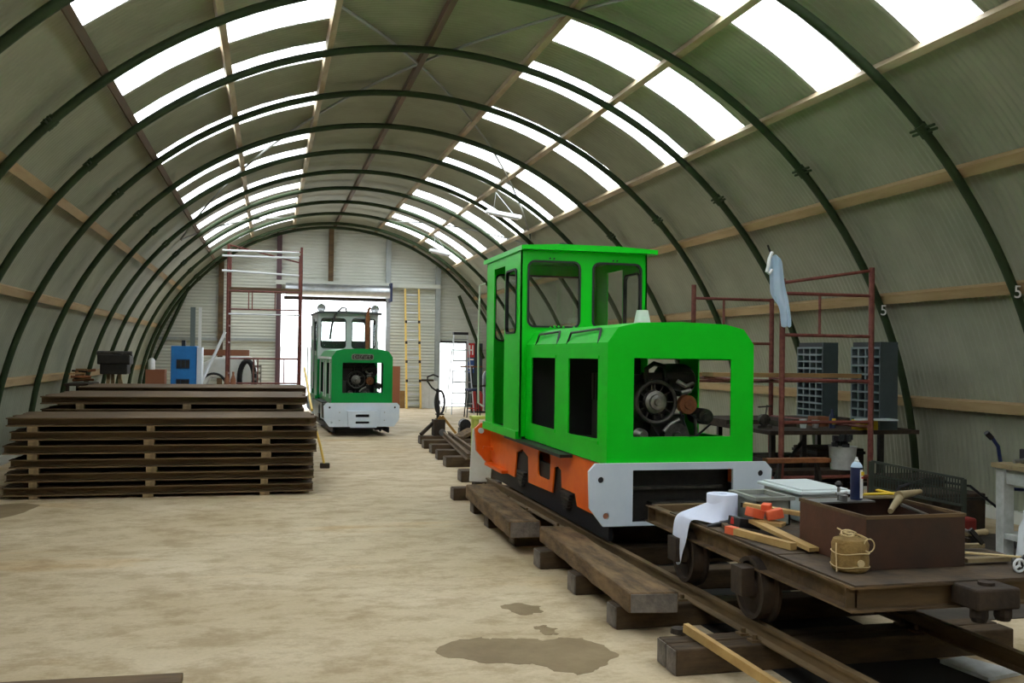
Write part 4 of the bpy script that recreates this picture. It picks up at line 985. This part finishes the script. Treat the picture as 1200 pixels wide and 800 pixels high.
mb = MB(); mb.tube([(5.0, 7.2, .02), (5.05, 7.2, .35), (5.15, 7.2, .50), (5.4, 7.2, .56), (5.8, 7.15, .50), (6.0, 7.0, .30), (6.05, 6.9, .012)], .012, 6)
o = mb.build('cable', 'rubber', None, smooth=True); tag(o, 'black cable looping behind the white bench legs', 'cable')

# white bench with machine, right edge
bx, by = 5.33, 5.62
o = wthing('work_table', 'white painted wooden work table at right edge with shelf below', 'table', (bx, by, 0))
MB().bb(bx-.02, bx+1.0, by, by+.7, .765, .80).build('table_top', 'handle_wood', o)
for x in (bx+.01, bx+.88):
    for y in (by+.02, by+.60): MB().bb(x, x+.09, y, y+.08, 0, .765).build('leg', 'bench_white', o)
MB().bb(bx+.10, bx+.88, by+.02, by+.05, .65, .765).build('apron', 'bench_white', o); MB().bb(bx+.10, bx+.88, by+.63, by+.66, .65, .765).build('apron', 'bench_white', o)
MB().bb(bx+.03, bx+.07, by+.10, by+.60, .65, .765).build('apron', 'bench_white', o)
MB().bb(bx+.02, bx+.96, by+.04, by+.66, .24, .28).build('lower_shelf', 'bench_white', o); MB().bb(bx+.10, bx+.88, by+.02, by+.045, .16, .28).build('lower_rail', 'bench_white', o)
o = wthing('motor', 'black bench motor standing on the white work table', 'motor', (5.5, 6.1, .80))
MB().bb(5.47, 5.8, 6.02, 6.22, .80, .91).build('motor_case', 'rubber', o, bevel=.01)
mb = MB(); mb.tube([(5.34, 6.12, .825), (5.40, 6.12, .83), (5.47, 6.12, .835)], .016, 8); mb.build('shaft', 'steel', o)
MB().bb(5.52, 5.6, 6.08, 6.15, .91, .98).build('terminal_box', 'brown_board', o)
o = wthing('sack_truck', 'dark blue tube handle of hand truck behind the white table', 'hand truck', (5.65, 6.6, 0))
MB().tube([(5.51, 6.6, .99), (5.56, 6.6, .95), (5.61, 6.6, .89), (5.63, 6.6, .78), (5.68, 6.6, .38), (5.70, 6.6, 0)], .015, 8).build('handle_tube', 'navy', o, smooth=True)
MB().tube([(5.66, 6.6, .56), (6.1, 6.6, .52)], .014, 8).build('cross_tube', 'navy', o); MB().tube([(6.1, 6.6, .9), (6.1, 6.6, 0)], .015, 8).build('handle_tube', 'navy', o)
MB().tube([(5.50, 6.6, 1.0), (5.55, 6.6, .955)], .022, 8).build('grip', 'rubber', o)
o = wthing('squeeze_bottle', 'white plastic squeeze bottle on trolley at right edge of photo', 'bottle', (3.60, 4.1, .6))
mb = MB(); mb.lathe([(0, 0), (.04, 0), (.042, .02), (.035, .09), (.03, .16), (.012, .2), (.012, .24), (0, .24)], (3.56, 4.0, .601), (0, 0, 1), 16); mb.build('bottle', 'bottle', o, smooth=True)


# ------------------------------------------------------------------ middle distance
# loose sleepers and rails behind the loco
for i, (x, y, rz) in enumerate(((2.40, 13.35, .02), (2.44, 14.3, -.02), (2.50, 15.2, .03), (2.50, 16.0, 0), (2.56, 16.8, .02), (2.30, 11.75, 0))):
    o = thing('sleeper', 'dark wooden sleeper on open floor beyond the near locomotive, %s from the white board' % ordn[(i+2) if i < 5 else 1], 'sleeper', (x, y, 0), rz, 'sleepers beyond the near locomotive')
    MB().bb(0, 1.7, 0, .24, 0, .14).build('body', 'sleeper_wood', o, bevel=.01); MB().bb(-.004, .002, .01, .23, .01, .13).build('end_grain', 'timber_end', o)
for k, (a, b_) in enumerate((((2.95, 16.7, .14), (2.63, 12.95, .14)), ((3.05, 16.8, .14), (2.80, 12.95, .14)))):
    mb = MB(); a, b_ = Vector(a), Vector(b_); d = b_-a; s_ = Vector((0, 0, 0))
    mb.panel(rail_prof(), [], lambda p, q, a=a: Vector((a.x+p, a.y, a.z+q)), d); o = mb.build('rail', 'rust_beam', None, loc=a)
    tag(o, 'loose rusty rail slanting over sleepers beyond locomotive, %s' % ('left one' if k == 0 else 'right one'), 'rail')
# pallet jack
o = wthing('hydraulic_jack', 'yellow and brown lifting jack with tall black handle on loose sleepers', 'jack', (2.9, 16.9, .14))
mb = MB(); mb.tube([(2.90, 17.0, .2), (2.90, 17.05, .6), (2.90, 17.1, .95)], .028, 8); mb.tube([(2.90, 17.1, .9), (2.8, 17.12, .97), (2.72, 17.12, 1.08), (2.72, 17.12, 1.16), (2.82, 17.12, 1.2), (2.92, 17.12, 1.16)], .015, 8); mb.build('handle', 'black_metal', o, smooth=True)
mb = MB(); mb.bar((2.58, 16.9, .16), (2.88, 17.0, .42), .06, .05); mb.bb(2.80, 3.0, 16.85, 17.1, .14, .42); mb.build('jack_base', 'rust_dark', o)
mb = MB(); mb.bar((3.2, 16.9, .18), (2.96, 16.95, .48), .07, .04); mb.bar((2.96, 17.0, .46), (2.90, 17.0, .40), .07, .07); mb.build('lifting_arm', 'jack_ochre', o)
mb = MB(); mb.cyl((2.95, 16.8, .2), (2.95, 16.86, .2), .06, 14); mb.build('wheel', 'steel', o)
stick('wooden_plank', 'brown scrap plank lying over sleepers right of the yellow jack', 'plank', (3.05, 16.0, .17), (3.55, 17.2, .22), .18, .06, 'timber_old')
# white board against the loco tail
o = wthing('foam_board', 'white insulation board standing against tail of near locomotive', 'board', (2.45, 11.5, 0))
MB().box((2.27+.19, 11.35, .37), (.25, .04, .62), Matrix.Rotation(.05, 3, 'Y')).build('board', 'white_paint', o)
MB().bb(2.38, 2.7, 11.3, 11.5, .0, .06).build('foot', 'rust_dark', o)
# lime stool
o = wthing('step_stool', 'lime yellow step stool behind the near locomotive cab', 'stool', (2.75, 12.4, 0))
MB().bb(2.54, 2.95, 12.30, 12.48, .73, .77).build('top', 'lime', o); MB().bb(2.65, 2.95, 12.16, 12.32, .52, .55).build('step', 'lime', o)
for x in (2.56, 2.86):
    for y in (12.31, 12.43): MB().bb(x, x+.07, y, y+.04, 0, .73).build('leg', 'lime', o)
o = wthing('scrap_casting', 'small dark purple casting lying on floor behind stool', 'casting', (3.3, 17.6, 0))
mb = MB(); mb.box((3.45, 17.4, .12), (.2, .2, .24)); mb.cyl((3.45, 17.3, .3), (3.45, 17.5, .3), .1, 12); mb.build('casting', 'black_metal', o)

# ------------------------------------------------------------------ far end items
# yellow extension ladder
o = wthing('extension_ladder', 'tall yellow extension ladder leaning on the far end wall', 'ladder', (4.0, 28.1, 0))
for x in (3.82, 4.22):
    MB().bar((x, 27.75, 0), (x, 28.45, 3.45), .07, .05).build('stile', 'ladder_yellow', o)
for k in range(13):
    z = .15+k*.26; y = 27.75+.7*z/3.45; MB().cyl((3.82, y, z), (4.22, y, z), .016, 8).build('rung', 'galv', o)
for z in (2.45, 1.85, 1.3, .75):
    y = 27.70+.7*z/3.45; MB().bb(3.80, 3.86, y, y+.05, z, z+.08).build('bracket', 'rust_dark', o); MB().bb(4.18, 4.24, y, y+.05, z, z+.08).build('bracket', 'rust_dark', o)
# brown boards
o = wthing('plywood_sheet', 'reddish brown board leaning by the far wall beside ladder', 'board', (3.5, 28.3, 0)); MB().bb(3.44, 3.68, 28.2, 28.24, 0, 1.2).build('sheet', 'brown_board', o)
o = wthing('plywood_sheet', 'pale brown offcut board standing low beside the ladder foot', 'board', (3.7, 28.0, 0)); MB().bb(3.66, 3.80, 28.0, 28.04, 0, .5).build('sheet', 'board_wood', o)
# white cabinet
o = wthing('metal_cabinet', 'white metal cabinet between the ladder and the far doorway', 'cabinet', (4.5, 28.2, 0))
MB().bb(4.27, 4.74, 28.0, 28.3, 0, .78).build('body', 'white_paint', o); MB().bb(4.5, 4.505, 27.99, 28.0, .02, .76).build('door_gap', 'cab_grey', o)
MB().bb(4.27, 4.62, 27.95, 28.3, .78, .83).build('top_tray', 'rust_dark', o)
# stepladder in the doorway
o = wthing('step_ladder', 'aluminium stepladder with black top standing in the far doorway', 'ladder', (5.0, 25.5, 0))
yb_ = 25.4; H_ = 2.15
for x0, x1 in ((4.62, 4.72), (5.22, 5.08)):
    MB().bar((x0, yb_-.35, 0), (x1, yb_, H_-.06), .035, .02).build('front_stile', 'galv', o); MB().bar((x0, yb_+.5, 0), (x1, yb_+.04, H_-.08), .025, .02).build('rear_stile', 'galv', o)
for k in range(7):
    z = .28*(k+1); t = z/H_; MB().bb(4.62+.1*t, 5.22-.14*t, yb_-.35+.35*t, yb_-.27+.35*t, z-.015, z+.015).build('tread', 'steel', o)
MB().bb(4.70, 5.10, yb_-.04, yb_+.1, H_-.07, H_).build('top_cap', 'rubber', o)
# bicycle-like wheel
o = wthing('spoked_wheel', 'dark spoked wheel standing in front of the far doorway', 'wheel', (4.3, 25, 0))
mb = MB(); mb.tube([(4.30+.12*math.cos(a), 25.0, .32+.30*math.sin(a)) for a in [2*PI*k/28 for k in range(28)]], .03, 8, closed=True); mb.build('tyre', 'rubber', o, smooth=True)
mb = MB()
for k in range(8):
    a = 2*PI*k/8; mb.tube([(4.30, 25.0, .32), (4.30+.12*math.cos(a), 25.0, .32+.29*math.sin(a))], .008, 5)
mb.build('spokes', 'engine_grey', o); MB().bb(4.2, 4.4, 24.9, 25.1, 0, .03).build('stand', 'rust_dark', o)
# dark tall stool
o = wthing('bar_stool', 'dark round topped stool in front of the far doorway', 'stool', (4.9, 24, 0))
MB().lathe([(0, 0), (.19, 0), (.2, .03), (.19, .06), (0, .06)], (4.95, 24.0, .66), (0, 0, 1), 18).build('seat', 'navy', o)
for sx in (-1, 1):
    for sy in (-1, 1): MB().bar((4.95+sx*.17, 24+sy*.17, 0), (4.95+sx*.13, 24+sy*.13, .66), .025, .025).build('leg', 'black_metal', o)
MB().bb(4.8, 5.1, 23.85, 23.87, .22, .24).build('stretcher', 'red', o)
# signs on the door frame
o = wthing('safety_sign', 'red fire notice with white symbol beside far doorway, top one', 'sign', (5.8, 28.42, 1.7))
MB().bb(5.69, 5.90, 28.38, 28.40, 1.48, 1.90).build('board', 'sign_red', o)
mb = MB(); mb.bb(5.73, 5.77, 28.374, 28.38, 1.56, 1.84); mb.bb(5.82, 5.86, 28.374, 28.38, 1.56, 1.84); mb.bb(5.77, 5.82, 28.374, 28.38, 1.68, 1.72); mb.build('symbol', 'label_white', o)
o = wthing('safety_sign', 'blue and white notice below the red fire notice', 'sign', (5.8, 28.42, 1.2))
MB().bb(5.71, 5.89, 28.38, 28.40, 1.02, 1.46).build('board', 'sign_blue', o); mb = MB(); mb.bb(5.73, 5.87, 28.374, 28.38, 1.14, 1.25); mb.bb(5.73, 5.87, 28.374, 28.38, 1.40, 1.44); mb.build('text_band', 'label_white', o)
mb = MB(); mb.bb(5.73, 5.87, 28.370, 28.375, 1.18, 1.20); mb.build('red_line', 'sign_red', o)
# extinguishers in a stand
o = wthing('extinguisher_stand', 'dark stand behind the near cab holding the extinguishers', 'stand', (5.5, 26, 0))
MB().bb(5.30, 5.34, 25.9, 25.94, 0, 1.25).build('post', 'black_metal', o); MB().bb(5.0, 5.6, 25.9, 25.94, 1.22, 1.26).build('cross_bar', 'rust', o); MB().bb(5.28, 5.72, 25.8, 26.1, 0, .04).build('base', 'black_metal', o); MB().bb(5.70, 5.74, 25.9, 25.94, 0, .75).build('post', 'black_metal', o); MB().bb(5.30, 5.74, 25.9, 25.94, .70, .74).build('cross_bar', 'black_metal', o)
for x, lb in ((5.42, 'left red fire extinguisher on the dark stand'), (5.58, 'right red fire extinguisher on the dark stand')):
    o = wthing('fire_extinguisher', lb, 'extinguisher', (x, 26, .04)); mb = MB(); mb.lathe([(0, 0), (.07, 0), (.07, .45), (.03, .52), (.02, .56), (0, .56)], (x, 25.95+.06, .04), (0, 0, 1), 16); mb.build('cylinder', 'red', o, smooth=True)
    MB().bb(x-.03, x+.03, 25.97, 26.05, .58, .63).build('valve', 'black_metal', o)
o = wthing('waste_bin', 'dark green bin beside far right wall near signs', 'bin', (6.1, 27, 0)); mb = MB(); mb.lathe([(0, 0), (.2, 0), (.25, .9), (.26, .95), (.2, 1.1), (0, 1.12)], (6.1, 27, 0), (0, 0, 1), 16); mb.build('bin', 'pigeon_grey', o, smooth=True)

# blue cabinet on the left
o = wthing('blue_cabinet', 'bright blue steel cabinet with two louvred grilles behind beam stacks', 'cabinet', (-1.55, 19.5, 0))
MB().bb(-1.80, -1.335, 19.5, 20.0, 0, 1.65).build('body', 'blue_paint', o, bevel=.01)
MB().bb(-1.33, -1.24, 19.48, 20.0, 0, 1.63).build('side_strip', 'plate_grey', o)
for z in (1.22, .85):
    f = MB().bb(-1.70, -1.46, 19.485, 19.50, z, z+.18).build('grille', 'louvre_dark', o)
    for k in range(3): MB().bb(-1.69+.08*k, -1.62+.08*k, 19.478, 19.486, z+.02, z+.16).build('slot', 'rubber', f)
MB().bb(-1.55, -1.52, 19.47, 19.50, .95, 1.0).build('handle', 'rubber', o); MB().bb(-1.62, -1.55, 19.6, 19.7, 1.64, 1.76).build('filler_cap', 'rubber', o)
# two metal channels standing
for x, m_, lab in ((-2.0, 'pigeon_edge', 'grey steel channel standing upright against far wall'), (-1.84, 'white_metal', 'bright white strip standing upright against far wall')):
    o = wthing('metal_strip', lab, 'strip', (x, 27.9, 0)); MB().bb(x-.09 if m_ == 'pigeon_edge' else x-.04, x+.04, 27.9, 27.95, 0, 2.75).build('strip', m_, o)
# stove-like machine on stand
o = wthing('old_machine', 'dark old engine on wooden stand behind the stacks by left wall', 'machine', (-2.5, 17.3, 0))
mb = MB(); mb.box((-2.45, 17.2, 1.40), (.50, .45, .16)); mb.box((-2.45, 17.2, 1.25), (.42, .4, .18)); mb.build('machine_body', 'black_metal', o, bevel=.02)
mb = MB(); mb.cyl((-2.72, 17.1, 1.50), (-2.18, 17.1, 1.50), .04, 12); mb.build('roller', 'engine_grey', o)
for a, b_ in (((-2.6, 17.1, 0), (-2.55, 17.2, 1.18)), ((-2.35, 17.1, 0), (-2.38, 17.2, 1.18)), ((-2.2, 17.1, .4), (-2.4, 17.2, 1.2)), ((-2.5, 17.4, 0), (-2.5, 17.3, 1.18))): MB().bar(a, b_, .07, .05).build('stand_leg', 'bearer_wood', o)
# scrap heap of pipes and bits (individual)
random.seed(14)
for k in range(9):
    a = Vector((random.uniform(-3.08, -3.0), 17.0+random.uniform(-.4, .3), 1.06+.022*k)); b_ = a+Vector((random.uniform(.15, .32), random.uniform(-.3, .3), random.uniform(-.02, .06)))
    lab = ['rusty pipe', 'thin rusty bar', 'brown timber offcut'][k % 3] + ' in the heap left of the old engine, ' + ['top left', 'top right', 'middle left', 'middle', 'middle right', 'lower left', 'lower middle', 'lower right', 'backmost'][k]
    stick('scrap_bar', lab, 'scrap', a, b_, .022, .03, ['rust', 'rust_dark', 'board_wood'][k % 3], rnd=(k % 3 == 0))
o = wthing('scrap_table', 'dark trestle table under the scrap heap by left wall', 'table', (-2.7, 17.1, 0)); MB().bb(-3.12, -2.76, 16.6, 17.6, .98, 1.02).build('table_top', 'rust_dark', o)
for x in (-3.1, -2.82):
    for y in (16.65, 17.5): MB().bb(x, x+.05, y, y+.05, 0, .98).build('leg', 'rust_dark', o)
o = wthing('scrap_box', 'brown red box between old engine and blue cabinet', 'box', (-2.0, 18.6, 0)); MB().bb(-2.12, -1.80, 18.4, 18.8, 0, 1.22).build('box', 'brown_board', o)
o = wthing('paint_tin', 'small white tin on brown box near the old engine', 'tin', (-2.0, 18.5, 1.22)); mb = MB(); mb.lathe([(0, 0), (.06, 0), (.06, .16), (.03, .2), (0, .2)], (-2.03, 18.5, 1.22), (0, 0, 1), 12); mb.build('tin', 'white_paint', o, smooth=True)
# big white bag / van-like shape behind pole
o = wthing('covered_car', 'white sheeted object with dark wheel opening behind the blue cabinet', 'covered object', (-.9, 23.5, 0))
mb = MB().panel([(-1.75, .45), (-1.62, .95), (-1.45, 1.30), (-1.2, 1.42), (-.42, 1.45), (-.3, 1.35), (-.25, .9), (-.35, .62), (-.8, .70), (-1.05, .95), (-1.3, .95), (-1.5, .6)], [], xz(23.4), (0, .9, 0)); mb.build('sheet_cover', 'white_paint', o, bevel=.04)
mb = MB(); mb.bb(-1.7, -.3, 23.45, 24.2, .12, .75); mb.build('under_body', 'rubber', o); mb = MB(); mb.tube([(-1.22+.28*math.cos(a), 23.42, .75+.30*math.sin(a)) for a in [PI*k/14 for k in range(15)]], .035, 8); mb.build('arch_edge', 'rubber', o)
for x in (-1.2, -.5): MB().cyl((x, 23.42, .3), (x, 23.6, .3), .3, 18).build('wheel', 'rubber', o)
MB().bb(-1.75, -.45, 23.6, 24.2, 1.46, 1.60).build('roof_board', 'brown_board', o)
# wheel, gas cylinders, block
o = wthing('spare_wheel', 'black spare wheel leaning behind the red scaffold upright', 'wheel', (-.5, 22.4, 0)); mb = MB(); mb.tube([(-.47+.16*math.cos(a), 22.6, .95+.40*math.sin(a)) for a in [2*PI*k/24 for k in range(24)]], .06, 8, closed=True); mb.build('tyre', 'rubber', o, smooth=True); MB().bb(-.6, -.35, 22.45, 22.75, 0, .5).build('rest_box', 'rust_dark', o)
for x in (-.80, -.68):
    o = wthing('gas_cylinder', 'brown gas cylinder at the foot of red scaffold, %s one' % ('left' if x < -.75 else 'right'), 'gas cylinder', (x, 20.1, 0)); mb = MB(); mb.lathe([(0, 0), (.055, 0), (.055, 1.0), (.02, 1.1), (.025, 1.16), (0, 1.16)], (x, 20.1, 0), (0, 0, 1), 14); mb.build('cylinder', 'brown_board', o, smooth=True)
o = wthing('ladder_section', 'short pale slotted rack standing right of the spare wheel', 'rack', (-.25, 22, 0))
for x in (-.33, -.17): MB().bb(x-.015, x+.015, 22, 22.05, 0, 1.28).build('side', 'alloy', o)
for k in range(9): MB().bb(-.33, -.17, 22, 22.04, .1+.14*k, .15+.14*k).build('slot_bar', 'alloy', o)
# sledge hammer and wooden lever by the stack
o = wthing('sledge_hammer', 'sledge hammer with pale shaft leaning on right end of stack', 'hammer', (1.0, 17.3, 0))
hx0 = Vector((.66, 12.6, .0))
MB().tube([(.745, 13.45, .06), (.69, 13.40, .30), (.60, 13.3, .62)], .016, 8).build('shaft', 'ladder_yellow', o, smooth=True); MB().bb(.69, .82, 13.42, 13.48, .0, .07).build('head', 'rust_dark', o, bevel=.01)
stick('pry_bar', 'yellow wooden pole leaning on back stack beside far locomotive', 'pole', (.56, 13.2, .80), (.53, 15.4, 1.32), .018, 0, 'ladder_yellow', rnd=True)
# plank bottom left corner
o = wthing('floor_plank', 'brown plank lying on the floor at bottom left corner', 'plank', (-1, 4.7, 0)); MB().box((-1.12, 4.83, .02), (1.5, .14, .04), Matrix.Rotation(-.03, 3, 'Z')).build('plank', 'rust_beam', o, bevel=.004)
puddle('damp_patch', [(-3.1, 10.2), (-2.5, 10.75), (-2.2, 10.6), (-2.3, 10.0), (-2.6, 9.3), (-3.1, 9.2)], 'dark stain on concrete at the left end of front stack')

# fluorescent lamps hanging
def lamp(a, b_, label, hang):
    a, b_ = Vector(a), Vector(b_); c = (a+b_)/2; o = wthing('strip_light', label, 'lamp', c)
    mb = MB(); mb.bar(a, b_, .14, .07); mb.build('housing', 'lamp_white', o, bevel=.01)
    mb = MB(); mb.tube([a.lerp(b_, .08)-Vector((0, 0, .05)), a.lerp(b_, .92)-Vector((0, 0, .05))], .018, 8); mb.build('tube', 'label_white', o, smooth=True)
    for t in (.2, .8):
        p = a.lerp(b_, t); MB().tube([p+Vector((0, 0, .03)), Vector(hang)], .006, 5).build('chain', 'galv', o)
lamp((3.93, 18.0, 4.27), (4.60, 18.0, 4.18), 'white strip light hanging under right rooflights, nearer one', (4.1, 17.95, 4.62))
lamp((3.81, 24.0, 4.14), (4.36, 24.0, 4.05), 'white strip light hanging near the far end wall', (3.95, 24.0, 4.52))
# cable and small hook on right roof sheet
o = MB().tube([(6.1, 6.9, 3.02), (6.13, 6.9, 2.98), (6.12, 6.9, 2.93)], .008, 6).build('hook', 'rust_dark', None); bpy.data.objects.remove(o)

random.seed(33)
for k, (a, b_, m_, lab) in enumerate((((3.20, 4.62, dk+.02), (3.52, 4.50, dk+.02), 'board_wood', 'brown slat on the deck right of the steel box, rear one'),
        ((3.22, 4.30, dk+.02), (3.55, 4.28, dk+.02), 'handle_wood', 'dull wooden slat on the deck right of steel box, front one'),
        ((3.24, 4.90, dk+.025), (3.55, 4.74, dk+.025), 'rust', 'rusty flat bar on the deck behind the brown slat'),
        ((2.50, 5.02, dk+.012), (2.62, 5.44, dk+.012), 'rust_beam', 'thin rusty strip on the deck beside the paper roll'))):
    stick('slat', lab, 'slat', a, b_, .035, .02, m_)
